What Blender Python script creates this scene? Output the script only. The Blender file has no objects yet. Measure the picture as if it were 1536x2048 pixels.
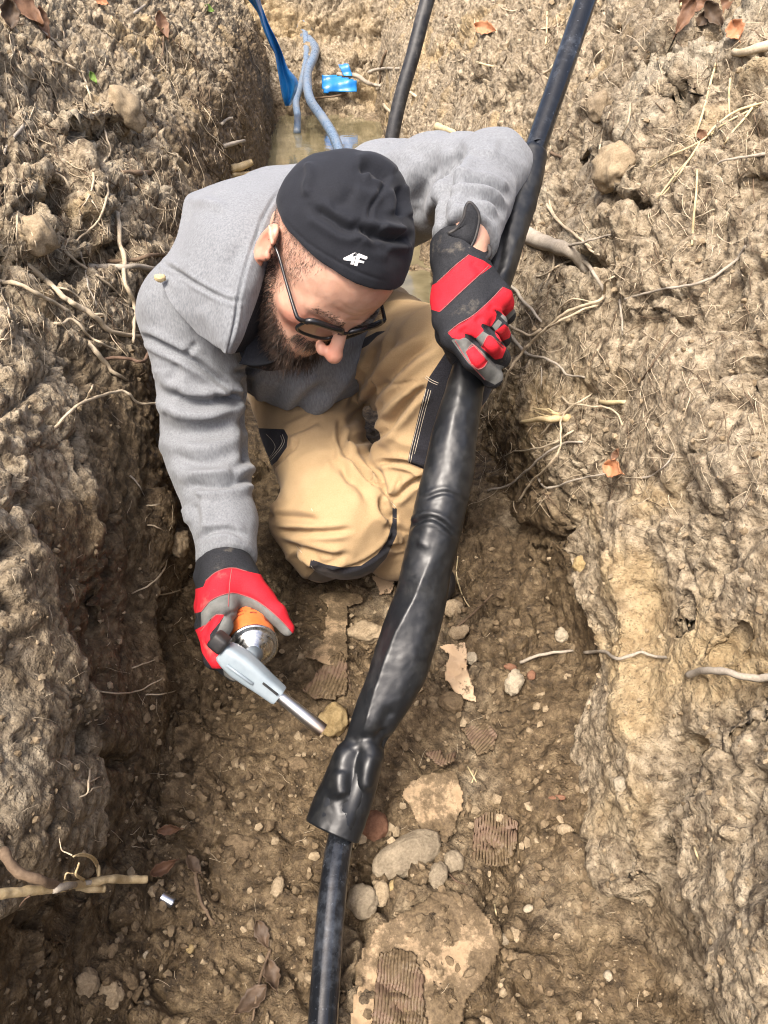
import bpy, math, random
import numpy as np
from mathutils import Vector, Matrix
from mathutils.bvhtree import BVHTree

scene = bpy.context.scene
COL = scene.collection
random.seed(7)
RNG = np.random.default_rng(11)

# ------------------------------------------------------------------ camera
PITCH = math.radians(38.5)
SP, CP = math.sin(PITCH), math.cos(PITCH)
CAMH, FOC = 0.97, 1479.0
cam_d = bpy.data.cameras.new('camera')
cam = bpy.data.objects.new('camera', cam_d)
COL.objects.link(cam)
cam.location = (0, 0, CAMH)
cam.rotation_euler = (math.radians(90) - PITCH, 0, 0)
cam_d.sensor_fit = 'VERTICAL'
cam_d.sensor_height = 36.0
cam_d.sensor_width = 27.0
cam_d.lens = 36.0 * FOC / 2048.0
cam_d.clip_start = 0.02
cam_d.clip_end = 500
scene.camera = cam

# ------------------------------------------------------------------ sky, sun, exposure
SUN_ELEV, SUN_AZ = math.radians(61), math.radians(-148)   # azimuth from +Y towards +X
world = bpy.data.worlds.new('World')
scene.world = world
world.use_nodes = True
wn = world.node_tree
for n in list(wn.nodes):
    wn.nodes.remove(n)
sky = wn.nodes.new('ShaderNodeTexSky')
sky.sky_type = 'NISHITA'
sky.sun_disc = False
sky.sun_elevation = SUN_ELEV
sky.sun_rotation = SUN_AZ
sky.air_density = 0.7
sky.dust_density = 7.0
sky.ozone_density = 0.4
bg = wn.nodes.new('ShaderNodeBackground')
bg.inputs['Strength'].default_value = 0.15
wo = wn.nodes.new('ShaderNodeOutputWorld')
wn.links.new(sky.outputs[0], bg.inputs[0])
wn.links.new(bg.outputs[0], wo.inputs[0])

sun_d = bpy.data.lights.new('sun', 'SUN')
sun_d.energy = 1.6
sun_d.angle = math.radians(18)
sun_d.color = (1.0, 0.95, 0.87)
sun = bpy.data.objects.new('sun', sun_d)
COL.objects.link(sun)
sdir = Vector((math.sin(SUN_AZ) * math.cos(SUN_ELEV), math.cos(SUN_AZ) * math.cos(SUN_ELEV), math.sin(SUN_ELEV)))
sun.rotation_euler = sdir.to_track_quat('Z', 'Y').to_euler()
sun.location = (-3, 2, 6)

vs = scene.view_settings
vs.view_transform = 'Standard'
vs.look = 'None'
vs.gamma = 1.0
vs.use_curve_mapping = False
vs.exposure = 1.40
scene.cycles.filter_width = 1.1

# ------------------------------------------------------------------ helpers: picture <-> place
def P(px, py, s):
    """the point at depth s (metres along the optical axis) seen at pixel px,py of the 1536x2048 photo"""
    u, v = (px - 768.0) / FOC, (py - 1024.0) / FOC
    return np.array([u * s, s * (CP - v * SP), CAMH - s * (SP + v * CP)])

def ray(px, py):
    return Vector(P(px, py, 1.0) - np.array([0, 0, CAMH])).normalized()

def proj(V):
    x, y, z = V[:, 0], V[:, 1], V[:, 2] - CAMH
    s = y * CP - z * SP
    s = np.where(s < 0.05, 0.05, s)
    v = (-z * CP - y * SP) / s
    return np.stack([768 + FOC * x / s, 1024 + FOC * v], 1), s

def cr(x0, y0, k):
    """points read in an enlarged detail -> photo pixels"""
    return lambda pts: [(x0 + p[0] / k, y0 + p[1] / k) + tuple(p[2:]) for p in pts]

# ------------------------------------------------------------------ helpers: meshes and things
def link_mesh(name, V, F, mats=(), smooth=True, parent=None, mi=None, origin=None):
    """V (n,3) world points, F (m,3) or (m,4) int array or a list of such arrays; ONE mesh object"""
    V = np.asarray(V, dtype=np.float64)
    Fs = F if isinstance(F, list) else [F]
    Fs = [np.asarray(f, dtype=np.int64) for f in Fs if len(f)]
    if origin is None:
        if parent is not None:
            origin = np.array(parent.matrix_world_loc)
        else:
            lo, hi = V.min(0), V.max(0)
            origin = np.array([(lo[0] + hi[0]) / 2, (lo[1] + hi[1]) / 2, lo[2]])
    origin = np.asarray(origin, dtype=np.float64)
    me = bpy.data.meshes.new(name)
    me.vertices.add(len(V))
    me.vertices.foreach_set('co', (V - origin).astype(np.float32).ravel())
    nl = sum(f.size for f in Fs)
    npol = sum(len(f) for f in Fs)
    me.loops.add(nl)
    me.loops.foreach_set('vertex_index', np.concatenate([f.ravel() for f in Fs]).astype(np.int32))
    me.polygons.add(npol)
    cnt = np.concatenate([np.full(len(f), f.shape[1]) for f in Fs])
    st = np.concatenate([[0], np.cumsum(cnt)[:-1]])
    me.polygons.foreach_set('loop_start', st.astype(np.int32))
    if mi is not None:
        me.polygons.foreach_set('material_index', np.asarray(mi).astype(np.int32))
    me.polygons.foreach_set('use_smooth', np.full(npol, smooth))
    me.update(calc_edges=True)
    me.validate()
    for m in (mats if isinstance(mats, (list, tuple)) else [mats]):
        me.materials.append(m)
    o = bpy.data.objects.new(name, me)
    COL.objects.link(o)
    if parent is not None:
        o.parent = parent
        o.location = origin - np.array(parent.matrix_world_loc)
    else:
        o.location = origin
    return o

class Loc(dict):
    pass

_world_loc = {}
def _get_loc(o):
    l = Vector((0, 0, 0))
    while o is not None:
        l = l + o.location
        o = o.parent
    return l
bpy.types.Object.matrix_world_loc = property(lambda self: tuple(_get_loc(self)))

def attr(o, name, arr):
    a = o.data.attributes.new(name, 'FLOAT', 'POINT')
    a.data.foreach_set('value', np.asarray(arr, dtype=np.float32))

def tag(o, label=None, cat=None, group=None, kind=None):
    if label: o['label'] = label
    if cat: o['category'] = cat
    if group: o['group'] = group
    if kind: o['kind'] = kind
    return o

def thing(name, loc, label, cat, group=None):
    o = bpy.data.objects.new(name, None)
    o.empty_display_size = 0.05
    o.location = loc
    COL.objects.link(o)
    return tag(o, label, cat, group)

def grid_faces(nu, nv, closed_u=False):
    i = np.arange(nu if closed_u else nu - 1)
    j = np.arange(nv - 1)
    I, J = np.meshgrid(i, j, indexing='ij')
    I2 = (I + 1) % nu
    return np.stack([I * nv + J, I2 * nv + J, I2 * nv + J + 1, I * nv + J + 1], -1).reshape(-1, 4)

def vnormals(V, F):
    N = np.zeros_like(V)
    Fs = F if isinstance(F, list) else [F]
    for f in Fs:
        a, b, c = V[f[:, 0]], V[f[:, 1]], V[f[:, 2]]
        if f.shape[1] == 4:
            n = np.cross(V[f[:, 2]] - a, V[f[:, 3]] - b)
        else:
            n = np.cross(b - a, c - a)
        for k in range(f.shape[1]):
            for d in range(3):
                N[:, d] += np.bincount(f[:, k], weights=n[:, d], minlength=len(V))
    l = np.linalg.norm(N, axis=1, keepdims=True)
    return N / np.where(l < 1e-12, 1, l)

def smooth_mesh(V, F, it=3, lam=0.5):
    Fs = F if isinstance(F, list) else [F]
    E = []
    for f in Fs:
        k = f.shape[1]
        for a in range(k):
            E.append(np.stack([f[:, a], f[:, (a + 1) % k]], 1))
    E = np.concatenate(E)
    E = np.concatenate([E, E[:, ::-1]])
    deg = np.bincount(E[:, 0], minlength=len(V)).astype(float)
    deg[deg == 0] = 1
    for _ in range(it):
        A = np.stack([np.bincount(E[:, 0], weights=V[E[:, 1], d], minlength=len(V)) for d in range(3)], 1) / deg[:, None]
        V = V + lam * (A - V)
    return V

def spline(pts, n):
    """Catmull-Rom through pts (k,d), n samples"""
    p = np.asarray(pts, dtype=float)
    if len(p) == 2:
        t = np.linspace(0, 1, n)[:, None]
        return p[0] * (1 - t) + p[1] * t
    q = np.concatenate([[2 * p[0] - p[1]], p, [2 * p[-1] - p[-2]]])
    seg = np.linalg.norm(np.diff(p, axis=0)[:, :3], axis=1) + 1e-9
    cum = np.concatenate([[0], np.cumsum(seg)])
    s = np.linspace(0, cum[-1], n)
    i = np.clip(np.searchsorted(cum, s, side='right') - 1, 0, len(seg) - 1)
    t = ((s - cum[i]) / seg[i])[:, None]
    a, b, c, d = q[i], q[i + 1], q[i + 2], q[i + 3]
    return 0.5 * ((2 * b) + (-a + c) * t + (2 * a - 5 * b + 4 * c - d) * t ** 2 + (-a + 3 * b - 3 * c + d) * t ** 3)

def spline_u(pts, n):
    """Catmull-Rom with the same number of samples in every span"""
    p = np.asarray(pts, dtype=float)
    q = np.concatenate([[2 * p[0] - p[1]], p, [2 * p[-1] - p[-2]]])
    s = np.linspace(0, len(p) - 1, n)
    i = np.clip(s.astype(int), 0, len(p) - 2)
    t = (s - i)[:, None]
    a, b, c, d = q[i], q[i + 1], q[i + 2], q[i + 3]
    return 0.5 * ((2 * b) + (-a + c) * t + (2 * a - 5 * b + 4 * c - d) * t ** 2 + (-a + 3 * b - 3 * c + d) * t ** 3)

def frames(path):
    T = np.gradient(path, axis=0)
    T /= np.linalg.norm(T, axis=1, keepdims=True) + 1e-12
    up = np.array([0.13, -0.78, 0.62])
    if abs(T[0] @ up) > 0.9:
        up = np.array([1.0, 0, 0])
    A = np.zeros_like(path)
    a = up - (up @ T[0]) * T[0]
    a /= np.linalg.norm(a)
    for i in range(len(path)):
        a = a - (a @ T[i]) * T[i]
        a /= np.linalg.norm(a) + 1e-12
        A[i] = a
    return T, A, np.cross(T, A)

def tube(path, rad, sides=8, cap=True):
    path = np.asarray(path, dtype=float)
    n = len(path)
    rad = np.broadcast_to(np.asarray(rad, dtype=float), (n,))
    T, A, B = frames(path)
    th = np.linspace(0, 2 * np.pi, sides, endpoint=False)
    V = path[:, None, :] + rad[:, None, None] * (np.cos(th)[None, :, None] * A[:, None, :] + np.sin(th)[None, :, None] * B[:, None, :])
    V = V.reshape(-1, 3)
    i = np.arange(n - 1)[:, None]
    j = np.arange(sides)[None, :]
    j2 = (j + 1) % sides
    Q = np.stack([i * sides + j + 0 * i, i * sides + j2 + 0 * i, (i + 1) * sides + j2, (i + 1) * sides + j], -1).reshape(-1, 4)
    if not cap:
        return V, [Q]
    V = np.concatenate([V, path[:1] - T[:1] * rad[0] * .3, path[-1:] + T[-1:] * rad[-1] * .3])
    jj = np.arange(sides)
    c0 = np.stack([np.full(sides, n * sides), (jj + 1) % sides, jj], 1)
    b = (n - 1) * sides
    c1 = np.stack([np.full(sides, n * sides + 1), b + jj, b + (jj + 1) % sides], 1)
    return V, [Q, np.concatenate([c0, c1])]

def merge(parts):
    """[(V, [F..])...] -> one V, [quads, tris]"""
    Vs, qs, ts, o = [], [], [], 0
    for V, Fs in parts:
        Vs.append(V)
        for f in (Fs if isinstance(Fs, list) else [Fs]):
            (qs if f.shape[1] == 4 else ts).append(f + o)
        o += len(V)
    out = []
    if qs: out.append(np.concatenate(qs))
    if ts: out.append(np.concatenate(ts))
    return np.concatenate(Vs), out

def box_bm(c, half, R=np.eye(3)):
    s = np.array([[x, y, z] for x in (-1, 1) for y in (-1, 1) for z in (-1, 1)], dtype=float)
    V = (s * half) @ np.asarray(R).T + c
    F = np.array([[0, 1, 3, 2], [4, 6, 7, 5], [0, 4, 5, 1], [2, 3, 7, 6], [0, 2, 6, 4], [1, 5, 7, 3]])
    return V, [F]

# ------------------------------------------------------------------ helpers: noise
_prng = np.random.default_rng(3)
_PT = _prng.permutation(256).astype(np.int32)
_PT = np.concatenate([_PT, _PT, _PT])
_G = _prng.normal(size=(256, 3)).astype(np.float32)
_G /= np.linalg.norm(_G, axis=1, keepdims=True)
_R3 = _prng.random((256, 3)).astype(np.float32)

def noise(p, seed=0):
    p = np.asarray(p, dtype=np.float32) + np.float32(seed * 17.31)
    fl = np.floor(p)
    i = fl.astype(np.int32) & 255
    f = p - fl
    w = f * f * f * (f * (f * 6 - 15) + 10)
    r = 0
    for dx in (0, 1):
        wx = w[:, 0] if dx else 1 - w[:, 0]
        hx = _PT[(i[:, 0] + dx) & 255]
        for dy in (0, 1):
            wy = w[:, 1] if dy else 1 - w[:, 1]
            hy = _PT[(hx + i[:, 1] + dy) & 255]
            for dz in (0, 1):
                wz = w[:, 2] if dz else 1 - w[:, 2]
                g = _G[_PT[(hy + i[:, 2] + dz) & 255]]
                d = g[:, 0] * (f[:, 0] - dx) + g[:, 1] * (f[:, 1] - dy) + g[:, 2] * (f[:, 2] - dz)
                r = r + wx * wy * wz * d
    return r * 1.6

def fbm(p, octv=3, seed=0, gain=.5):
    a, r, k = 1.0, 0, np.asarray(p, dtype=np.float32)
    for o in range(octv):
        r = r + a * noise(k, seed + o)
        a *= gain
        k = k * 2.03
    return r

def ridged(p, octv=3, seed=0):
    a, r, k = 1.0, 0, np.asarray(p, dtype=np.float32)
    for o in range(octv):
        r = r + a * (1 - np.abs(noise(k, seed + o)) * 2)
        a *= .5
        k = k * 2.07
    return r

def worley(p, seed=0):
    p = np.asarray(p, dtype=np.float32) + np.float32(seed * 31.7)
    fl = np.floor(p)
    i = fl.astype(np.int32)
    f = p - fl
    f1 = np.full(len(p), 9, np.float32)
    f2 = np.full(len(p), 9, np.float32)
    for dx in (-1, 0, 1):
        for dy in (-1, 0, 1):
            for dz in (-1, 0, 1):
                h = _PT[(_PT[(_PT[(i[:, 0] + dx) & 255] + i[:, 1] + dy) & 255] + i[:, 2] + dz) & 255]
                q = _R3[h]
                d = (q[:, 0] + dx - f[:, 0]) ** 2 + (q[:, 1] + dy - f[:, 1]) ** 2 + (q[:, 2] + dz - f[:, 2]) ** 2
                f2 = np.minimum(f2, np.maximum(f1, d))
                f1 = np.minimum(f1, d)
    return np.sqrt(f1), np.sqrt(f2)

def facets(p, seed=0):
    """broken faces: every Voronoi cell is a small tilted plane of its own height; also the distance to the cell's border"""
    p = np.asarray(p, dtype=np.float32) + np.float32(seed * 23.9)
    fl = np.floor(p)
    i = fl.astype(np.int32)
    f = p - fl
    f1 = np.full(len(p), 9, np.float32)
    f2 = np.full(len(p), 9, np.float32)
    hh = np.zeros(len(p), np.int32)
    rel = np.zeros_like(p)
    for dx in (-1, 0, 1):
        for dy in (-1, 0, 1):
            for dz in (-1, 0, 1):
                h = _PT[(_PT[(_PT[(i[:, 0] + dx) & 255] + i[:, 1] + dy) & 255] + i[:, 2] + dz) & 255]
                q = _R3[h] + np.array([dx, dy, dz], np.float32) - f
                d = (q * q).sum(1)
                m = d < f1
                f2 = np.minimum(f2, np.maximum(f1, d))
                f1 = np.where(m, d, f1)
                hh = np.where(m, h, hh)
                rel[m] = -q[m]
    tilt = (rel * _G[(hh + 77) & 255]).sum(1)
    lev = _R3[(hh + 31) & 255][:, 0] - .5
    return tilt, lev, np.sqrt(f2) - np.sqrt(f1)

def sstep(a, b, x):
    t = np.clip((x - a) / (b - a), 0, 1)
    return t * t * (3 - 2 * t)

# ------------------------------------------------------------------ helpers: modelling strokes read from the photo
def line_dist(pp, line):
    line = np.asarray(line, dtype=float)[:, :2]
    best = np.full(len(pp), 1e9)
    tt = np.zeros(len(pp))
    n = len(line) - 1
    for k in range(n):
        a, b = line[k], line[k + 1]
        ab = b - a
        t = np.clip(((pp - a) @ ab) / (ab @ ab + 1e-9), 0, 1)
        d = np.linalg.norm(pp - a - t[:, None] * ab, axis=1)
        m = d < best
        best[m] = d[m]
        tt[m] = (k + t[m]) / n
    return best, tt

def poly_sd(pp, poly):
    """signed distance in photo pixels, positive inside"""
    poly = np.asarray(poly, dtype=float)[:, :2]
    n = len(poly)
    d, _ = line_dist(pp, np.concatenate([poly, poly[:1]]))
    ins = np.zeros(len(pp), bool)
    for k in range(n):
        a, b = poly[k], poly[(k + 1) % n]
        c = ((a[1] > pp[:, 1]) != (b[1] > pp[:, 1]))
        with np.errstate(divide='ignore', invalid='ignore'):
            xi = (b[0] - a[0]) * (pp[:, 1] - a[1]) / (b[1] - a[1]) + a[0]
        ins ^= c & (pp[:, 0] < xi)
    return np.where(ins, d, -d)

def facing(V, N):
    d = np.array([0, 0, CAMH]) - V
    d /= np.linalg.norm(d, axis=1, keepdims=True)
    return (N * d).sum(1)

def strokes(V, N, lines, gate=True, amp=1.0, wide=1.0):
    """lines: (pts, width px, depth m[, asym]); gaussian groove (-) or ridge (+) along the normal; asym adds a soft roll beside it"""
    pp, s = proj(V)
    fc = sstep(0.0, 0.25, facing(V, N)) if gate else 1
    D = np.zeros(len(V))
    for ln in lines:
        pts, w, a = ln[:3]
        w = w * wide
        d, t = line_dist(pp, spline(pts, max(12, len(pts) * 6)) if len(pts) > 2 else pts)
        taper = np.minimum(1, np.minimum(t, 1 - t) * 6 + .15)
        D += a * taper * (np.exp(-d / w) if len(ln) > 4 else np.exp(-(d / w) ** 2))
        if len(ln) > 3:
            D += ln[3] * taper * np.exp(-((d - 2.0 * w) / (1.2 * w)) ** 2)
    return V + N * (D * fc * amp)[:, None]

# ------------------------------------------------------------------ helpers: implicit surfaces
class Sdf:
    def __init__(self, xs, ys, zs):
        self.x, self.y, self.z = [np.asarray(a, dtype=np.float32) for a in (xs, ys, zs)]
        self.F = np.full((len(xs), len(ys), len(zs)), 1.0, np.float32)
    def win(self, lo, hi):
        r = []
        for a, l, h in zip((self.x, self.y, self.z), lo, hi):
            i0, i1 = np.searchsorted(a, l), np.searchsorted(a, h)
            r.append(slice(max(0, i0 - 1), min(len(a), i1 + 1)))
        return tuple(r)
    def pts(self, w):
        return np.meshgrid(self.x[w[0]], self.y[w[1]], self.z[w[2]], indexing='ij')
    def mix(self, w, d, k, mode):
        f = self.F[w]
        if mode == 'sub':
            d = -d
            h = np.clip(.5 - .5 * (d - f) / k, 0, 1) if k else (d > f)
            self.F[w] = d * (1 - h) + f * h + k * h * (1 - h) if False else np.where(True, self._smax(f, d, k), 0)
        elif mode == 'and':
            self.F[w] = self._smax(f, d, k)
        else:
            if k <= 0:
                self.F[w] = np.minimum(f, d)
            else:
                h = np.maximum(k - np.abs(f - d), 0) / k
                self.F[w] = np.minimum(f, d) - h * h * k * .25
    @staticmethod
    def _smax(f, d, k):
        if k <= 0:
            return np.maximum(f, d)
        h = np.maximum(k - np.abs(f - d), 0) / k
        return np.maximum(f, d) + h * h * k * .25
    def cap(self, a, b, r1, r2=None, k=.01, mode='add', flat=None):
        a, b = np.asarray(a, np.float32), np.asarray(b, np.float32)
        r2 = r1 if r2 is None else r2
        m = max(r1, r2) + k + .02
        w = self.win(np.minimum(a, b) - m, np.maximum(a, b) + m)
        X, Y, Z = self.pts(w)
        if X.size == 0: return self
        ab = b - a
        L2 = float(ab @ ab) + 1e-12
        t = np.clip(((X - a[0]) * ab[0] + (Y - a[1]) * ab[1] + (Z - a[2]) * ab[2]) / L2, 0, 1)
        d = np.sqrt((X - a[0] - t * ab[0]) ** 2 + (Y - a[1] - t * ab[1]) ** 2 + (Z - a[2] - t * ab[2]) ** 2) - (r1 + (r2 - r1) * t)
        self.mix(w, d, k, mode)
        return self
    def ell(self, c, r, R=np.eye(3), k=.01, mode='add'):
        """ellipsoid with radii r along the columns of R"""
        c, r, R = np.asarray(c, np.float32), np.asarray(r, np.float32), np.asarray(R, np.float32)
        ext = np.sqrt(((R * r) ** 2).sum(1)) + k + .02
        w = self.win(c - ext, c + ext)
        X, Y, Z = self.pts(w)
        if X.size == 0: return self
        X, Y, Z = X - c[0], Y - c[1], Z - c[2]
        q = [X * R[0, i] + Y * R[1, i] + Z * R[2, i] for i in range(3)]
        k0 = np.sqrt(sum((q[i] / r[i]) ** 2 for i in range(3)))
        k1 = np.sqrt(sum((q[i] / r[i] ** 2) ** 2 for i in range(3))) + 1e-9
        self.mix(w, k0 * (k0 - 1) / k1, k, mode)
        return self
    def half(self, p, n, k=.004, lo=None, hi=None):
        """keep the side of the plane away from n"""
        p, n = np.asarray(p, np.float32), np.asarray(n, np.float32)
        n = n / np.linalg.norm(n)
        w = (slice(None),) * 3 if lo is None else self.win(lo, hi)
        X, Y, Z = self.pts(w)
        self.mix(w, (X - p[0]) * n[0] + (Y - p[1]) * n[1] + (Z - p[2]) * n[2], k, 'and')
        return self
    def mesh(self):
        F = self.F
        S = F < 0
        c = S[:-1, :-1, :-1].astype(np.int8)
        tot = np.zeros(c.shape, np.int8)
        for dx in (0, 1):
            for dy in (0, 1):
                for dz in (0, 1):
                    tot += S[dx:F.shape[0] - 1 + dx, dy:F.shape[1] - 1 + dy, dz:F.shape[2] - 1 + dz]
        act = (tot > 0) & (tot < 8)
        idx = np.full(act.shape, -1, np.int64)
        ci, cj, ck = np.nonzero(act)
        n = len(ci)
        idx[ci, cj, ck] = np.arange(n)
        acc = np.zeros((n, 3))
        cnt = np.zeros(n)
        corners = [(0, 0, 0), (1, 0, 0), (0, 1, 0), (1, 1, 0), (0, 0, 1), (1, 0, 1), (0, 1, 1), (1, 1, 1)]
        edges = [(0, 1), (2, 3), (4, 5), (6, 7), (0, 2), (1, 3), (4, 6), (5, 7), (0, 4), (1, 5), (2, 6), (3, 7)]
        val = [F[ci + a, cj + b, ck + d] for a, b, d in corners]
        for e0, e1 in edges:
            a, b = val[e0], val[e1]
            m = (a < 0) != (b < 0)
            t = np.where(m, a / np.where(np.abs(a - b) < 1e-12, 1, a - b), 0)
            c0, c1 = np.array(corners[e0]), np.array(corners[e1])
            p = c0[None] + t[:, None] * (c1 - c0)[None]
            acc[m] += p[m]
            cnt[m] += 1
        acc /= cnt[:, None]
        V = np.empty((n, 3))
        for ax, (g, ii) in enumerate(((self.x, ci), (self.y, cj), (self.z, ck))):
            g = g.astype(np.float64)
            V[:, ax] = g[ii] + acc[:, ax] * (g[ii + 1] - g[ii])
        Q = []
        nx, ny, nz = F.shape
        # edges along x: quad of cells (j-1,j)x(k-1,k)
        m = S[:-1, 1:-1, 1:-1] != S[1:, 1:-1, 1:-1]
        i, j, k = np.nonzero(m); j += 1; k += 1
        q = np.stack([idx[i, j - 1, k - 1], idx[i, j, k - 1], idx[i, j, k], idx[i, j - 1, k]], 1)
        fl = ~S[i, j, k]; q[fl] = q[fl][:, ::-1]; Q.append(q)
        m = S[1:-1, :-1, 1:-1] != S[1:-1, 1:, 1:-1]
        i, j, k = np.nonzero(m); i += 1; k += 1
        q = np.stack([idx[i - 1, j, k - 1], idx[i - 1, j, k], idx[i, j, k], idx[i, j, k - 1]], 1)
        fl = ~S[i, j, k]; q[fl] = q[fl][:, ::-1]; Q.append(q)
        m = S[1:-1, 1:-1, :-1] != S[1:-1, 1:-1, 1:]
        i, j, k = np.nonzero(m); i += 1; j += 1
        q = np.stack([idx[i - 1, j - 1, k], idx[i, j - 1, k], idx[i, j, k], idx[i - 1, j, k]], 1)
        fl = ~S[i, j, k]; q[fl] = q[fl][:, ::-1]; Q.append(q)
        Q = np.concatenate(Q)
        return V, Q[(Q >= 0).all(1)]

def axis(segs):
    """[(start, stop, step)...] joined into one growing coordinate list"""
    out = []
    for a, b, st in segs:
        out += list(np.arange(a, b, st))
    return np.array(out)

# ------------------------------------------------------------------ helpers: materials
class Mat:
    def __init__(self, name):
        self.m = bpy.data.materials.new(name)
        self.m.use_nodes = True
        self.nt = self.m.node_tree
        self.bsdf = self.nt.nodes['Principled BSDF']
        self.co = None
    def n(self, t, **kw):
        nd = self.nt.nodes.new(t)
        for k, v in kw.items():
            setattr(nd, k, v)
        return nd
    def l(self, a, b):
        self.nt.links.new(a, b)
    def val(self, sock, v):
        if hasattr(v, 'default_value') or hasattr(v, 'is_linked'):
            self.l(v, sock)
        else:
            sock.default_value = v
    def coord(self, scale=(1, 1, 1)):
        tc = self.n('ShaderNodeTexCoord')
        mp = self.n('ShaderNodeMapping')
        mp.inputs['Scale'].default_value = scale
        self.l(tc.outputs['Object'], mp.inputs['Vector'])
        return mp.outputs[0]
    def noise(self, scale, detail=4, rough=.55, stretch=(1, 1, 1), dist=0):
        nd = self.n('ShaderNodeTexNoise')
        nd.inputs['Scale'].default_value = scale
        nd.inputs['Detail'].default_value = detail
        nd.inputs['Roughness'].default_value = rough
        nd.inputs['Distortion'].default_value = dist
        self.l(self.coord(stretch), nd.inputs['Vector'])
        return nd.outputs['Fac']
    def attr(self, name):
        nd = self.n('ShaderNodeAttribute')
        nd.attribute_name = name
        return nd.outputs['Fac']
    def ramp(self, fac, stops, interp='LINEAR'):
        nd = self.n('ShaderNodeValToRGB')
        nd.color_ramp.interpolation = interp
        el = nd.color_ramp.elements
        while len(el) < len(stops):
            el.new(0.5)
        for e, (p, c) in zip(el, stops):
            e.position = p
            e.color = c if len(c) == 4 else (*c, 1)
        self.l(fac, nd.inputs[0])
        return nd.outputs[0]
    def step(self, fac, a, b):
        nd = self.n('ShaderNodeMapRange')
        nd.interpolation_type = 'SMOOTHSTEP'
        nd.inputs['From Min'].default_value = a
        nd.inputs['From Max'].default_value = b
        self.l(fac, nd.inputs['Value'])
        return nd.outputs[0]
    def lin(self, fac, a, b, c, d):
        nd = self.n('ShaderNodeMapRange')
        for k, v in zip(('From Min', 'From Max', 'To Min', 'To Max'), (a, b, c, d)):
            nd.inputs[k].default_value = v
        self.l(fac, nd.inputs['Value'])
        return nd.outputs[0]
    def mixc(self, fac, a, b, blend='MIX'):
        nd = self.n('ShaderNodeMix', data_type='RGBA', blend_type=blend)
        self.val(nd.inputs[0], fac)
        for s, v in ((nd.inputs[6], a), (nd.inputs[7], b)):
            if hasattr(v, 'is_linked'):
                self.l(v, s)
            else:
                s.default_value = v if len(v) == 4 else (*v, 1)
        return nd.outputs[2]
    def math(self, op, a, b=0.0):
        nd = self.n('ShaderNodeMath', operation=op)
        self.val(nd.inputs[0], a)
        self.val(nd.inputs[1], b)
        return nd.outputs[0]
    def bump(self, h, strength=.3, dist=.002, prev=None):
        nd = self.n('ShaderNodeBump')
        nd.inputs['Strength'].default_value = strength
        nd.inputs['Distance'].default_value = dist
        self.l(h, nd.inputs['Height'])
        if prev is not None:
            self.l(prev, nd.inputs['Normal'])
        return nd.outputs[0]
    def done(self, color=None, rough=None, normal=None, **kw):
        b = self.bsdf.inputs
        if color is not None:
            if hasattr(color, 'is_linked'):
                self.l(color, b['Base Color'])
            else:
                b['Base Color'].default_value = (*color, 1)
        if rough is not None:
            self.val(b['Roughness'], rough)
        if normal is not None:
            self.l(normal, b['Normal'])
        for k, v in kw.items():
            self.val(b[k.replace('_', ' ')], v)
        return self.m
# ------------------------------------------------------------------ the trench: soil material
def soil_material():
    M = Mat('trench_soil')
    wet, tint = M.attr('wet'), M.attr('tint')
    n1 = M.noise(9, 5, .6)
    n2 = M.noise(55, 5, .65)
    n3 = M.noise(230, 4, .65)
    vo = M.n('ShaderNodeTexVoronoi')
    vo.inputs['Scale'].default_value = 75
    vo.inputs['Randomness'].default_value = 1
    dst = M.noise(60, 3, .6)
    wv = M.n('ShaderNodeVectorMath', operation='ADD')
    cm = M.n('ShaderNodeCombineXYZ')
    dm = M.math('MULTIPLY', dst, .03)
    for s_ in cm.inputs: M.l(dm, s_)
    M.l(M.coord(), wv.inputs[0]); M.l(cm.outputs[0], wv.inputs[1]); M.l(wv.outputs[0], vo.inputs['Vector'])
    dry = M.ramp(n2, [(.34, (.075, .054, .034)), (.5, (.255, .204, .136)), (.68, (.42, .352, .250))])
    mud = M.ramp(n2, [(.33, (.036, .024, .012)), (.5, (.098, .067, .035)), (.68, (.205, .150, .085))])
    ochre = M.ramp(n2, [(.3, (.21, .145, .075)), (.7, (.41, .32, .185))])
    grey = M.ramp(n2, [(.3, (.19, .16, .115)), (.7, (.42, .365, .27))])
    c = M.mixc(M.step(tint, .62, .95), dry, ochre)
    c = M.mixc(M.step(tint, .32, .02), c, grey)
    w = M.math('ADD', wet, M.math('MULTIPLY', M.math('SUBTRACT', n1, .5), .9))
    c = M.mixc(M.step(w, .25, .8), c, mud)
    sp = M.step(n3, .62, .72)
    c = M.mixc(M.math('MULTIPLY', sp, .30), c, (.48, .40, .27))
    dk = M.step(n3, .45, .34)
    c = M.mixc(M.math('MULTIPLY', dk, .6), c, (.07, .05, .032))
    b = M.bump(vo.outputs['Distance'], .5, -.010)
    b = M.bump(n3, .8, .005, b)
    b = M.bump(M.noise(700, 2, .6), .35, .0015, b)
    r = M.lin(w, .2, .9, .95, .62)
    return M.done(c, r, b, Specular_IOR_Level=.3)
SOIL = soil_material()

def xc(y):
    return .006 - .073 * y
HALF = .30

def prof_interp(prof, t):
    prof = np.asarray(prof, float)
    seg = np.hypot(*np.diff(prof, axis=0).T)
    cum = np.concatenate([[0], np.cumsum(seg)])
    return np.interp(t, cum, prof[:, 0]), np.interp(t, cum, prof[:, 1]), cum[-1]

def y_samples(y0, y1, k=.0031):
    out = [y0]
    while out[-1] < y1:
        y = out[-1]
        out.append(y + max(.0022, k * (max(y, 0.0) * .9 + .55)) * (1 if y > 0.02 else 1 + 14 * (0.02 - y)))
    return np.array(out)

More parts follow.
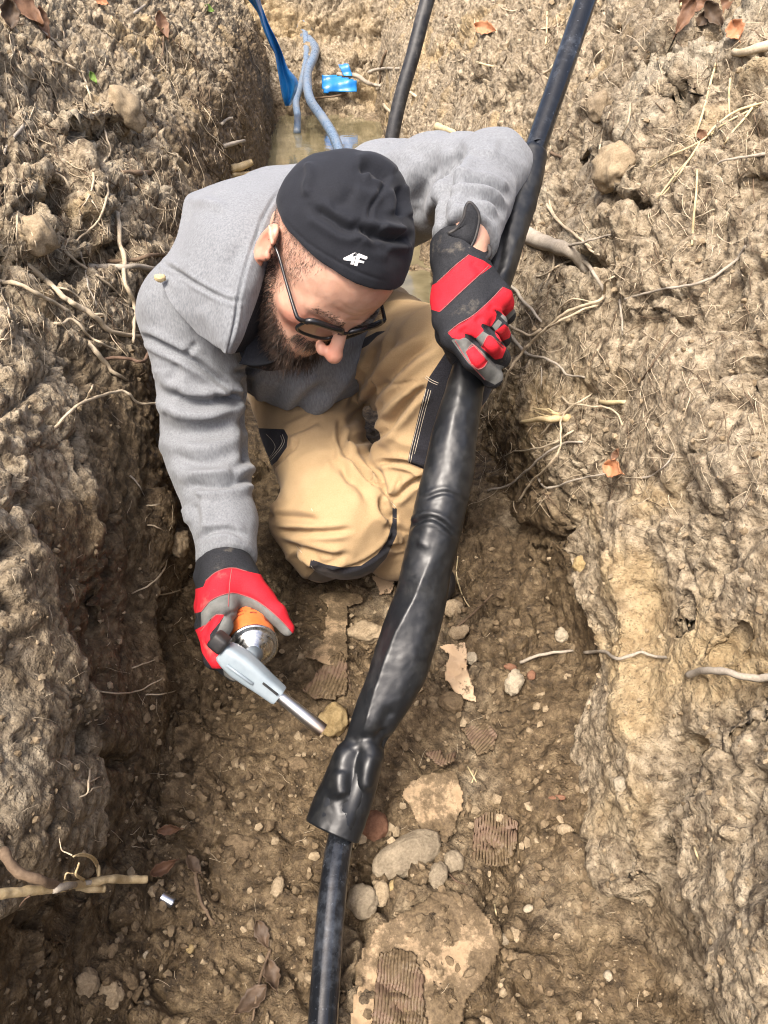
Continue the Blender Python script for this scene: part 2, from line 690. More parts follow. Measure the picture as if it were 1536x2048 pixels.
def soil_disp(p, rough, scrape=None):
    """out-of-surface height of crumbly soil at points p; rough 0..1 says how crumbly it is"""
    pw = p + .02 * np.stack([noise(p * 9, 40), noise(p * 9, 41), noise(p * 9, 42)], 1)
    big = fbm(p * 4.2, 2, 1) * .026
    mid = fbm(pw * 13, 3, 5) * .015
    tl, lv, e = facets(pw * 19, 2)
    clod = tl * .011 + lv * .020 - np.exp(-(e / .10) ** 2) * .016
    pw2 = pw + .004 * np.stack([noise(p * 45, 43), noise(p * 45, 44), noise(p * 45, 45)], 1)
    tl2, lv2, e2 = facets(pw2 * 62 + 3, 4)
    gran = tl2 * .0042 + lv2 * .0075 - np.exp(-(e2 / .12) ** 2) * .0040
    tl3, lv3, e3 = facets(p * 8.5 + .25 * noise(p * 16, 46)[:, None], 6)
    chunk = (tl3 * .020 + lv3 * .034 - np.exp(-(e3 / .07) ** 2) * .022) * sstep(.35, .8, rough)
    fine = fbm(p * 150, 2, 9) * .0036
    rd = -np.maximum(ridged(pw * 7, 2, 33) - 1.25, 0) * .13
    patch = .35 + .65 * sstep(-.25, .3, noise(p * 7.5, 22))
    return big + chunk + mid * (.5 + .5 * rough) + clod * (.12 + .88 * rough) * patch + gran * (.2 + .8 * rough) * (1.35 - .6 * patch) + fine * (.5 + .5 * rough) + rd * (.35 + .65 * rough)

TERR = []

def wall(name, side, prof, feats, wetfn, y0=-1.2, y1=6.1):
    ys = y_samples(y0, y1)
    t0 = np.concatenate([np.arange(0, 1.34, .0034), 1.34 + np.geomspace(.004, 60, 70)])
    out, h, _ = prof_interp(prof, t0)
    Y, O = np.meshgrid(ys, out, indexing='ij')
    H = np.broadcast_to(h, Y.shape)
    n1 = noise(np.stack([Y.ravel() * 1.1, np.full(Y.size, side * 3.0), H.ravel() * .8], 1), 60).reshape(Y.shape)
    X = xc(Y) + side * (HALF + O) + .05 * n1
    V = np.stack([X.ravel(), Y.ravel(), H.ravel() + .06 * n1.ravel() * np.clip(O.ravel() * 2, 0, 1)], 1)
    F = grid_faces(len(ys), len(t0))
    if side > 0:
        F = F[:, ::-1]
    N = vnormals(V, F)
    pp, s = proj(V)
    # big shapes read from the photo
    D = np.zeros(len(V))
    for f in feats:
        if f[0] == 'poly':
            sd = poly_sd(pp, f[1])
            D += f[3] * sstep(-f[2] * .15, f[2], sd)
        elif f[0] == 'blob':
            (cx, cy), (rx, ry), a = f[1:4]
            ang = f[4] if len(f) > 4 else 0
            dx, dy = pp[:, 0] - cx, pp[:, 1] - cy
            ca, sa = math.cos(ang), math.sin(ang)
            q = ((dx * ca + dy * sa) / rx) ** 2 + ((-dx * sa + dy * ca) / ry) ** 2
            D += a * np.exp(-q ** 2)
        elif f[0] == 'line':
            d, t = line_dist(pp, f[1])
            D += f[3] * np.exp(-(d / f[2]) ** 2) * np.minimum(1, np.minimum(t, 1 - t) * 5 + .1)
    V = V + N * D[:, None]
    N = vnormals(V, F)
    N = N * .8 + np.array([0, 0, .2])
    wet, rough = wetfn(V, pp)
    amp = np.clip(3.0 - O.ravel(), .15, 1)
    d = soil_disp(V, rough)
    # scrape marks of the digger bucket: shallow grooves running down the face
    sc = noise(np.stack([V[:, 1] * 55, V[:, 2] * 3.5 + V[:, 1] * 6, np.full(len(V), side * 5.)], 1), 70)
    d += (1 - rough) * sc * .0042
    V = V + N * (d * amp)[:, None]
    o = link_mesh(name, V, F, [SOIL])
    attr(o, 'wet', wet)
    tint = .5 + .55 * fbm(V * 3.1, 2, 80) + .28 * noise(V * 14, 83)
    attr(o, 'tint', tint)
    tag(o, kind='structure')
    nt = len(t0)
    iy = np.arange(0, len(ys), 3)
    it = np.arange(0, nt, 3)
    G = (iy[:, None] * nt + it[None, :])
    Vs = V[G.ravel()]
    TERR.append((Vs, grid_faces(len(iy), len(it))))
    return o

PROF_L = [(-.03, -.06), (0, .0), (.02, .15), (.05, .34), (.11, .48), (.27, .66), (.47, .83), (.72, .93), (1.2, .97), (4, 1.0), (14, 1.05), (62, 1.2)]
PROF_R = [(-.03, -.06), (0, .0), (.02, .06), (.04, .15), (.07, .32), (.125, .48), (.225, .66), (.37, .83), (.62, .95), (1.2, 1.0), (4, 1.0), (14, 1.05), (62, 1.2)]

feats_L = [
    ('poly', [(-400, 1010), (0, 1040), (60, 1120), (108, 1240), (120, 1290), (160, 1400), (172, 1540), (165, 1690), (140, 1760), (60, 1830), (-400, 1900)], 30, .034),
    ('poly', [(100, 250), (150, 190), (205, 190), (235, 185), (292, 195), (300, 240), (265, 258), (215, 262)], 16, .035),
    ('blob', (245, 268), (60, 10), -.03, .15),
    ('blob', (120, 385), (45, 35), -.05),
    ('poly', [(-100, 345), (60, 350), (72, 400), (40, 430), (10, 450), (-100, 520)], 22, .03),
    ('poly', [(140, 300), (170, 310), (205, 380), (225, 400), (215, 440), (160, 440), (130, 390)], 24, .025),
    ('blob', (140, 525), (60, 36), -.05),
    ('blob', (25, 480), (26, 40), .02),
    ('poly', [(60, 420), (100, 430), (105, 480), (75, 500), (40, 480)], 18, .03),
    ('blob', (250, 500), (80, 24), -.03, -.3),
    ('line', [(190, 640), (250, 900), (270, 1100), (290, 1300)], 12, -.018),
    ('line', [(215, 1050), (235, 1180), (250, 1280)], 9, -.02),
    ('line', [(300, 900), (310, 1100), (300, 1300), (300, 1500)], 14, .018),
    ('line', [(150, 900), (190, 1100), (230, 1300), (240, 1500)], 14, .014),
    ('line', [(175, 1300), (185, 1420), (178, 1600), (165, 1740)], 12, -.03),
    ('blob', (355, 1100), (24, 40), .03),
    ('blob', (108, 1485), (16, 20), -.04),
    ('blob', (230, 1520), (30, 22), -.02),
    ('poly', [(60, 1850), (120, 1860), (200, 1700), (215, 1780), (150, 1870), (130, 1950), (70, 1950)], 10, .012),
]
feats_R = [
    ('blob', (1255, 400), (36, 16), -.075, .12),
    ('blob', (1200, 262), (30, 16), -.035, .7),
    ('blob', (1350, 180), (16, 36), -.04, -.6),
    ('blob', (1335, 200), (30, 12), -.04, -.2),
    ('blob', (1500, 345), (20, 22), -.05),
    ('poly', [(1180, 285), (1250, 290), (1275, 350), (1270, 372), (1215, 370), (1190, 330)], 14, .03),
    ('blob', (1400, 40), (46, 26), -.035),
    ('poly', [(1185, 170), (1215, 165), (1210, 220), (1170, 240), (1155, 225)], 10, .02),
    ('poly', [(1138, 1090), (1160, 1150), (1175, 1200), (1190, 1290), (1190, 1400), (1162, 1500), (1175, 1600), (1220, 1720), (1225, 1790), (1290, 1810), (1340, 1760), (1350, 1560), (1300, 1400), (1290, 1200), (1300, 1000), (1200, 980)], 20, .036),
    ('poly', [(1430, 1500), (1600, 1300), (1900, 1400), (1900, 2200), (1560, 2100), (1490, 1990), (1450, 1850), (1400, 1740)], 24, .04),
    ('line', [(1438, 1000), (1400, 1090), (1370, 1120)], 5, -.02),
    ('line', [(1470, 1250), (1430, 1290), (1410, 1310)], 8, -.03),
    ('line', [(1360, 1180), (1362, 1240), (1330, 1260)], 4, -.014),
    ('line', [(1490, 1050), (1540, 1020)], 6, -.02),
    ('blob', (1480, 740), (70, 16), -.03, -.25),
    ('blob', (1085, 1065), (70, 14), -.025, .25),
    ('blob', (1365, 1505), (30, 24), -.03),
    ('blob', (1345, 1690), (9, 22), -.04),
    ('line', [(1080, 1200), (1085, 1400), (1100, 1500), (1150, 1600)], 10, -.006),
    ('blob', (1150, 520), (60, 20), -.04, .15),
    ('poly', [(1230, 440), (1330, 430), (1420, 560), (1350, 650), (1240, 640), (1200, 560)], 30, .018),
]
def wet_L(V, pp):
    h = V[:, 2]
    w = sstep(.62, .28, h + .10 * noise(V * 4, 50)) * .8
    nearblock = sstep(-15, 12, poly_sd(pp, feats_L[0][1]))
    w = w * (1 - .75 * nearblock) + .34 * nearblock
    w += .75 * sstep(-10, 25, poly_sd(pp, [(60, 1000), (230, 1010), (240, 1180), (160, 1230), (110, 1280), (70, 1140), (40, 1060)]))
    w -= .5 * sstep(-60, 60, poly_sd(pp, [(-300, 600), (120, 700), (150, 900), (90, 1020), (-300, 1050)]))
    rough = np.clip(.35 + .65 * sstep(.35, .6, h) + .4 * noise(V * 6, 51) - .12 * nearblock, 0, 1)
    far = sstep(1.6, 2.3, V[:, 1]) * sstep(.72, .5, h)
    w += far * .35
    return np.clip(w, 0, 1), rough
def wet_lit_R(V, pp):
    h = V[:, 2]
    w = sstep(.22, .09, h + .05 * noise(V * 5, 52)) * .45 + .14
    w += .35 * sstep(-20, 40, poly_sd(pp, [(960, 700), (1090, 700), (1180, 900), (1150, 1150), (1000, 1150), (940, 1000)]))
    w += .30 * sstep(-15, 25, poly_sd(pp, [(940, 1060), (1120, 1080), (1165, 1200), (1180, 1290), (1178, 1400), (1150, 1500), (1165, 1600), (1210, 1720), (1280, 1850), (1420, 2100), (900, 2100), (1000, 1500)]))
    w -= .5 * sstep(-10, 25, poly_sd(pp, feats_R[8][1]))  # the lit clay face is painted paler than the foot
    w -= .34 * sstep(.16, .34, h)  # drier higher up, and paler to put the wall's light into its colour
    rough = np.clip(.40 + .4 * sstep(.45, .65, h) + .55 * noise(V * 5, 53), 0, 1)
    return np.clip(w, 0, 1), rough
wall('trench_wall_left', -1, PROF_L, feats_L, wet_L)
wall('trench_wall_right', 1, PROF_R, feats_R, wet_lit_R)

def trench_floor():
    ys = y_samples(-1.0, 5.8, .0037)
    xs = np.concatenate([np.arange(-.48, .481, .0040)])
    Y, X0 = np.meshgrid(ys, xs, indexing='ij')
    V = np.stack([(X0 + xc(Y)).ravel(), Y.ravel(), np.zeros(Y.size)], 1)
    x = X0.ravel()
    F = grid_faces(len(ys), len(xs))[:, ::-1]
    pp, s = proj(V)
    edge = sstep(.17, .33, np.abs(x)) * .05
    muddy = sstep(-.35, .25, noise(V * 4, 90))
    d = soil_disp(V + np.array([5., 0, 3.]), .25 + .6 * muddy)
    V[:, 2] = d * .95 + edge + .006
    far = sstep(1.25, 1.7, Y.ravel()) * sstep(5.5, 4.9, Y.ravel())
    V[:, 2] = V[:, 2] * (1 - .6 * far) - .012 * far
    wet = np.clip(.80 + .34 * noise(V * 5, 91) - .06 * sstep(.05, .3, x) + .25 * sstep(-.05, -.28, x), 0, 1)
    o = link_mesh('trench_floor', V, F, [SOIL])
    attr(o, 'wet', wet)
    attr(o, 'tint', .5 + .55 * fbm(V * 3.1, 2, 80) + .28 * noise(V * 14, 83))
    tag(o, kind='structure')
    iy, ix = np.arange(0, len(ys), 3), np.arange(0, len(xs), 3)
    TERR.append((V[(iy[:, None] * len(xs) + ix[None]).ravel()], grid_faces(len(iy), len(ix))))
trench_floor()

def far_bank():
    xs = np.concatenate([-np.geomspace(60, 1.6, 12)[:-1], np.arange(-1.6, 1.5, .011), np.geomspace(1.5, 60, 12)])
    prof = [(5.05, -.05), (5.2, .02), (5.36, .2), (5.5, .32), (5.75, .37), (6.0, .68), (6.4, 1.05), (7.2, 1.35), (9, 1.45), (20, 1.5), (200, 2)]
    t = np.concatenate([np.arange(0, 2.4, .011), 2.4 + np.geomspace(.02, 190, 40)])
    yy, hh, _ = prof_interp(prof, t)
    X, Yg = np.meshgrid(xs, yy, indexing='ij')
    V = np.stack([X.ravel(), Yg.ravel(), np.broadcast_to(hh, X.shape).ravel()], 1)
    F = grid_faces(len(xs), len(t))
    N = vnormals(V, F)
    V[:, 1] += .15 * noise(V * 1.3, 95)
    q = V * .62
    d = soil_disp(q + 9, np.ones(len(V))) * 1.6
    V = V + N * (d * np.clip(3 - np.abs(V[:, 0]), .2, 1))[:, None]
    o = link_mesh('earth_bank_far', V, F, [SOIL])
    attr(o, 'wet', np.clip(.5 * sstep(.3, .05, V[:, 2]) + .25 * noise(V * 2, 96), 0, 1))
    attr(o, 'tint', .72 + .4 * fbm(V * 2.1, 2, 84))
    tag(o, kind='structure')
    TERR.append((V, F))
far_bank()

# unseen ground behind the camera; upright face added to seal out stray light
gv = np.array([[-60, -40, 1.0], [60, -40, 1.0], [60, -1.1, .97], [-60, -1.1, .97], [-60, -1.1, -.2], [60, -1.1, -.2]], float)
go = link_mesh('ground', gv, [np.array([[0, 1, 2, 3], [3, 2, 5, 4]])], [SOIL], smooth=False)
attr(go, 'wet', np.zeros(6)); attr(go, 'tint', np.full(6, .5))
tag(go, kind='structure')

_tv, _tf = merge(TERR)
BVH = BVHTree.FromPolygons(_tv.tolist(), np.concatenate(_tf).tolist(), all_triangles=False)
CAMP = Vector((0, 0, CAMH))
def hit(px, py):
    """where the line of sight through a photo pixel meets the soil: (point, normal towards the camera)"""
    r = ray(px, py)
    loc, nor, idx, dist = BVH.ray_cast(CAMP, r)
    if loc is None:
        loc = CAMP + r * 3
        nor = -r
    if nor.dot(r) > 0:
        nor = -nor
    return np.array(loc), np.array(nor)
def hit_s(px, py, r):
    """hit, with the normal averaged over r pixels around"""
    loc, n = hit(px, py)
    acc = n * .5
    for k in range(8):
        a = k * math.pi / 4
        for q in (.5, 1.0):
            l2, n2 = hit(px + math.cos(a) * r * q, py + math.sin(a) * r * q)
            acc = acc + n2
    return loc, acc / np.linalg.norm(acc)
def down(x, y, z=.7):
    loc, nor, idx, dist = BVH.ray_cast(Vector((x, y, z)), Vector((0, 0, -1)))
    return np.array(loc) if loc is not None else np.array([x, y, 0.])
# ------------------------------------------------------------------ pipes
def black_plastic(name, base=(.006, .0065, .008), rough=.33, dust_sheen=.25, dust_sheen_col=(.30, .26, .19), stretch=(1, 1, 1)):
    M = Mat(name)
    n1 = M.noise(7, 6, .7)
    n2 = M.noise(60, 5, .7)
    sc = M.noise(170, 3, .6, stretch)
    f = M.math('MULTIPLY', M.step(M.math('ADD', n1, M.math('MULTIPLY', n2, .6)), .72, 1.1), dust_sheen)
    f = M.math('ADD', f, M.math('MULTIPLY', M.step(sc, .66, .72), dust_sheen * .8))
    c = M.mixc(f, base, dust_sheen_col)
    r = M.math('ADD', M.math('MULTIPLY', n2, .18), M.math('ADD', M.math('MULTIPLY', f, .5), rough - .09))
    return M.done(c, r, M.bump(n2, .12, .002), Specular_IOR_Level=.5)
PIPE = black_plastic('black_pipe_plastic', (.008, .0092, .0115), rough=.14, dust_sheen=.26, dust_sheen_col=(.20, .23, .28))  # blue-grey scuffs, their tint also painting in the sky's sheen
SLEEVE = black_plastic('shrink_sleeve_rubber', (.006, .007, .0085), .40, .12, (.17, .17, .155), (6, .6, .6))

def px_path(pts, n):
    q = spline(np.array(pts, float), n)
    W = np.array([P(a[0], a[1], a[2]) for a in q])
    return W, q

# the pipe runs from the trench floor up to the edge of the photo and on
pipe_pts = [(640, 2330, .70), (642, 2130, .78), (652, 1950, .835), (668, 1760, .895), (690, 1640, .94), (735, 1480, .965), (785, 1320, .985), (843, 1190, 1.0), (880, 1040, 1.02),
            (912, 880, 1.035), (945, 740, 1.05), (980, 610, 1.07), (1022, 460, 1.10), (1066, 312, 1.13), (1118, 160, 1.155), (1172, 0, 1.18), (1230, -170, 1.21), (1330, -420, 1.27)]
W, q = px_path(pipe_pts, 160)
Vp, Fp = tube(W, .0168, 28)
pipe = link_mesh('black_pipe', Vp, Fp, [PIPE])
tag(pipe, 'long black plastic pipe running up through the heat shrink sleeve out of the trench', 'pipe')

sl = [(1070, 303, 1.127, 23.5), (1067, 310, 1.126, 28), (1050, 380, 1.11, 30), (1026, 450, 1.09, 33), (1003, 520, 1.075, 34), (980, 590, 1.06, 34), (956, 670, 1.05, 33), (934, 760, 1.035, 36),
      (913, 850, 1.025, 44), (897, 940, 1.015, 49), (884, 1000, 1.01, 51), (869, 1070, 1.0, 52), (853, 1140, .995, 51), (840, 1200, .99, 53), (818, 1270, .98, 58), (794, 1350, .97, 57), (757, 1425, .96, 46),
      (734, 1472, .955, 37), (724, 1502, .95, 44), (712, 1530, .945, 52), (694, 1580, .94, 59), (676, 1630, .935, 62), (664, 1662, .93, 61)]
W, q = px_path(sl, 380)
rad = q[:, 3] * q[:, 2] / FOC
NS = 112
T, A, B = frames(W)
th = np.linspace(0, 2 * np.pi, NS, endpoint=False)
flat = np.interp(q[:, 1], [900, 1150, 1300, 1420, 1480, 1540, 1660], [1, 1, .82, .8, .9, .75, .7])
V = W[:, None] + rad[:, None, None] * (flat[:, None, None] * np.cos(th)[None, :, None] * A[:, None] + np.sin(th)[None, :, None] * B[:, None])
V = V.reshape(-1, 3)
i = np.arange(len(W) - 1)[:, None]; j = np.arange(NS)[None]
Fq = np.stack([i * NS + j, i * NS + (j + 1) % NS, (i + 1) * NS + (j + 1) % NS, (i + 1) * NS + j], -1).reshape(-1, 4)
N = vnormals(V, Fq)
if (N * (V - np.repeat(W, NS, 0))).sum() < 0:
    Fq = Fq[:, ::-1]; N = -N
c7 = cr(560, 1000, 2.845)
sleeve_lines = [
    (c7([(860, 330), (810, 450), (770, 560), (700, 700), (660, 780), (600, 950), (540, 1130), (490, 1300), (465, 1390)]), 17, .0075, 0, 'sharp'),
    (c7([(790, 250), (850, 160), (870, 70)]), 14, .002),
    (c7([(720, 165), (770, 130), (840, 105), (900, 118), (960, 165), (1010, 215)]), 5, -.004, .0025),
    (c7([(780, 235), (825, 262), (860, 262)]), 5, .0014),
    (c7([(340, 1400), (420, 1370), (500, 1350), (590, 1350)]), 10, -.003),
    (c7([(470, 1390), (430, 1460), (415, 1550), (420, 1640), (445, 1700)]), 14, -.0058, .003),
    (c7([(560, 1400), (520, 1500), (480, 1590), (470, 1660)]), 16, .0035),
    (c7([(575, 1300), (590, 1360), (600, 1420)]), 10, -.005),
    (c7([(330, 1540), (340, 1620), (355, 1690)]), 24, .004),
    (c7([(330, 1690), (370, 1740), (380, 1780)]), 12, -.003),
    (c7([(640, 1180), (560, 1330), (530, 1400)]), 12, -.003),
    ([(905, 690), (920, 760), (890, 900)], 12, .002),
    ([(845, 1000), (890, 985), (935, 1005)], 4, -.0015, .001),
    ([(1010, 420), (1000, 520), (985, 560)], 10, -.003), ([(1035, 470), (1010, 550)], 8, .002),
]
V = strokes(V, N, sleeve_lines)
fall = np.repeat(sstep(1200, 1500, q[:, 1]), NS)
V = V + N * ((.0012 + .002 * fall) * fbm(V * 14, 2, 120) + .0006 * fbm(V * 70, 2, 121))[:, None]
ne = len(W) * NS
last = V[-NS:]
inner = W[-1] + (last - W[-1]) * .955
inner2 = W[-40] + (V[-40 * NS:-39 * NS] - W[-40]) * .9
V = np.concatenate([V, inner, inner2])
jj = np.arange(NS); j2 = (jj + 1) % NS
Fr = np.concatenate([np.stack([ne - NS + jj, ne - NS + j2, ne + j2, ne + jj], 1), np.stack([ne + jj, ne + j2, ne + NS + j2, ne + NS + jj], 1)])
Fq = np.concatenate([Fq, Fr])
sleeve = link_mesh('shrink_sleeve', V, [Fq], [SLEEVE])
tag(sleeve, 'thick black heat shrink sleeve with a pinched waist, fitted over the pipe joint', 'pipe sleeve')

W, q = px_path([(905, -160, 1.72), (855, 0, 1.76), (826, 110, 1.79), (800, 200, 1.82), (779, 300, 1.86), (765, 390, 1.92), (752, 470, 2.0)], 70)
Vp, Fp = tube(W, .0172, 24)
tag(link_mesh('black_pipe', Vp, Fp, [black_plastic('matt_black_pipe', (.008, .008, .009), .5, .12, (.55, .52, .46))]),
    'matt black plastic pipe with pale specks, standing behind the crouching man', 'pipe')

GREYHOSE = black_plastic('muddy_hose', (.12, .17, .24), .28, .4, (.30, .26, .19))
h = thing('muddy_hose', P(660, 330, 3.3), 'muddy grey blue hose loop with a swollen joint at the far end of the trench', 'hose')
c6 = cr(440, 0, 1.92)
W, q = px_path([p + (s,) for p, s in zip(c6([(342, 30), (336, 80), (330, 130)]), (5.1, 5.0, 4.95))], 16)
link_mesh('upper_hose', *tube(W, .026, 14), [GREYHOSE], parent=h)
W, q = px_path([p + (s,) for p, s in zip(c6([(340, 70), (328, 100), (332, 140), (345, 155)]), (5.03, 5.0, 4.95, 4.93))], 24)
t = np.linspace(0, 1, 24)
link_mesh('joint', *tube(W, .026 + .032 * np.sin(np.pi * t) ** 1.5, 16), [GREYHOSE], parent=h)
W, q = px_path([p + (s,) for p, s in zip(c6([(328, 130), (332, 180), (330, 240), (310, 330), (292, 390), (298, 450), (296, 510)]), (4.92, 4.85, 4.75, 4.6, 4.45, 4.35, 4.3))], 50)
link_mesh('straight_branch', *tube(W, .0215, 14), [GREYHOSE], parent=h)
W, q = px_path([p + (s,) for p, s in zip(c6([(340, 150), (366, 185), (360, 220), (338, 270), (335, 330), (350, 390), (395, 455), (435, 520), (462, 590), (478, 640)]), (4.92, 4.8, 4.65, 4.55, 4.4, 4.3, 4.1, 3.95, 3.8, 3.7))], 90)
link_mesh('curved_branch', *tube(W, .027, 14), [GREYHOSE], parent=h)
# ------------------------------------------------------------------ person: materials
def fabric(name, c0, c1, bump=.25, streak=(1, 1, 1), sc=420, rough=.95, mask=None):
    M = Mat(name)
    n1 = M.noise(sc, 3, .7, streak)
    n2 = M.noise(6, 3, .5)
    f = M.math('ADD', M.math('MULTIPLY', n1, .75), M.math('MULTIPLY', n2, .25))
    c = M.ramp(f, [(.3, c0), (.7, c1)])
    return M, c, M.bump(n1, bump, .0015), rough
M, c, b, r = fabric('grey_marl_fleece', (.112, .119, .128), (.225, .236, .249), .18, (1, 1, .28), 380)
b = M.bump(M.noise(38, 4, .6), .22, .006, b)
HOODIE = M.done(c, r, b, Specular_IOR_Level=.15, Sheen_Weight=.15)
M, c, b, r = fabric('grey_rib_knit', (.22, .23, .24), (.36, .37, .385), .5, (1, 1, .2), 420)
RIB = M.done(c, r, b, Specular_IOR_Level=.15)
M, c, b, r = fabric('black_jersey', (.006, .0068, .0095), (.014, .0155, .021), .12, (1, 1, 1), 500, .8)
dirt = M.step(M.noise(30, 6, .75), .66, .74)
c = M.mixc(M.math('MULTIPLY', dirt, .22), c, (.35, .31, .26))
CAPM = M.done(c, .82, b, Specular_IOR_Level=.2, Sheen_Weight=.06)
M, c, b, r = fabric('black_lining', (.010, .011, .014), (.024, .026, .03), .15)
LINING = M.done(c, .9, b, Specular_IOR_Level=.1)

def tan_trousers():
    M = Mat('tan_canvas')
    n1 = M.noise(520, 2, .6)
    n2 = M.noise(8, 4, .6)
    tan = M.ramp(M.math('ADD', M.math('MULTIPLY', n1, .4), M.math('MULTIPLY', n2, .6)), [(.3, (.28, .188, .095)), (.7, (.405, .292, .166))])
    blk = M.ramp(n1, [(.3, (.010, .010, .013)), (.7, (.024, .024, .03))])
    mud = M.step(M.noise(24, 6, .7), .62, .74)
    tan = M.mixc(M.math('MULTIPLY', mud, .25), tan, (.25, .18, .10))
    c = M.mixc(M.step(M.attr('black'), -.6, .6), tan, blk)
    sx = M.n('ShaderNodeSeparateXYZ'); M.l(M.coord(), sx.inputs[0])
    low = M.step(M.math('ADD', sx.outputs[2], M.math('MULTIPLY', M.noise(18, 5, .65), -.16)), .06, -.02)
    c = M.mixc(M.math('MULTIPLY', low, .55), c, (.13, .09, .05))
    b = M.bump(n1, .18, .001)
    b = M.bump(M.noise(34, 4, .6), .18, .004, b)
    return M.done(c, .9, b, Specular_IOR_Level=.15, Sheen_Weight=.1)
TAN = tan_trousers()

def skin():
    M = Mat('skin')
    n1 = M.noise(28, 4, .6)
    n2 = M.noise(420, 3, .6)
    c = M.ramp(n1, [(.3, (.42, .232, .158)), (.7, (.55, .335, .245))])
    c = M.mixc(M.step(M.attr('red'), 0, 1), c, (.52, .16, .105))
    st = M.step(n2, .40, .58)
    c = M.mixc(M.math('MULTIPLY', M.attr('stubble'), M.lin(st, 0, 1, .75, .25)), c, (.10, .075, .062))
    b = M.bump(n2, .14, .0012)
    return M.done(c, M.lin(n2, .3, .7, .38, .55), b, Subsurface_Weight=.18, Subsurface_Radius=(.012, .005, .003), Subsurface_Scale=.25, Specular_IOR_Level=.45)
SKIN = skin()

def glove_mat():
    M = Mat('work_glove')
    n1 = M.noise(600, 2, .6)
    n2 = M.noise(26, 5, .65)
    red = M.ramp(M.math('ADD', M.math('MULTIPLY', n1, .5), M.math('MULTIPLY', n2, .5)), [(.3, (.40, .008, .016)), (.7, (.58, .018, .032))])
    blk = M.ramp(n1, [(.3, (.009, .010, .012)), (.7, (.022, .023, .027))])
    gry = M.ramp(n2, [(.3, (.075, .078, .074)), (.7, (.18, .18, .168))])
    c = M.mixc(M.step(M.attr('grey'), -.5, .5), blk, gry)
    c = M.mixc(M.step(M.attr('red'), -.5, .5), c, red)
    d = M.step(n2, .58, .75)
    c = M.mixc(M.math('MULTIPLY', d, .34), c, (.30, .26, .20))
    b = M.bump(n1, .25, .0012)
    return M.done(c, .78, b, Specular_IOR_Level=.25)
GLOVE = glove_mat()
BLACKRUB = black_plastic('black_trim', (.012, .012, .014), .55, .12)

# ------------------------------------------------------------------ person: pose
person = thing('person', (-.10, 1.25, .02), 'bearded man in black cap, grey hoodie and tan trousers, half kneeling in the trench', 'person')
XW, DW, BW = np.array([1., 0, 0]), np.array([0, -SP, -CP]), np.array([0, -CP, SP])
def comps(a):
    return a[0] * XW + a[1] * DW + a[2] * BW
HS = 1.05
HR = np.stack([comps((-.7155, .1608, .6798)), comps((.2777, .9584, .0656)), comps((.6410, -.2358, .7304))], 1)   # right, forward, up of the head
HC = np.array([0, 0, CAMH]) + (-.0832) * XW + (-.349) * DW - 1.011 * BW
def h2w(p):
    return (np.asarray(p, float) * HS) @ HR.T + HC
def w2h(p):
    return ((np.asarray(p, float) - HC) @ HR) / HS

shA, elA, wrA = P(394, 622, 1.14), P(408, 890, 1.20), P(455, 1105, 1.10)
shB, elB, wrB = P(772, 395, 1.32), P(982, 338, 1.12), P(930, 475, 1.0)
hipA, knA, anA = np.array([-.205, 1.43, .26]), P(690, 1045, 1.27), np.array([-.12, 1.42, .07])
hipB, knB, anB = np.array([-.05, 1.46, .28]), P(873, 740, 1.19), P(812, 1085, 1.31)
neck = np.array([-.156, 1.17, .555])

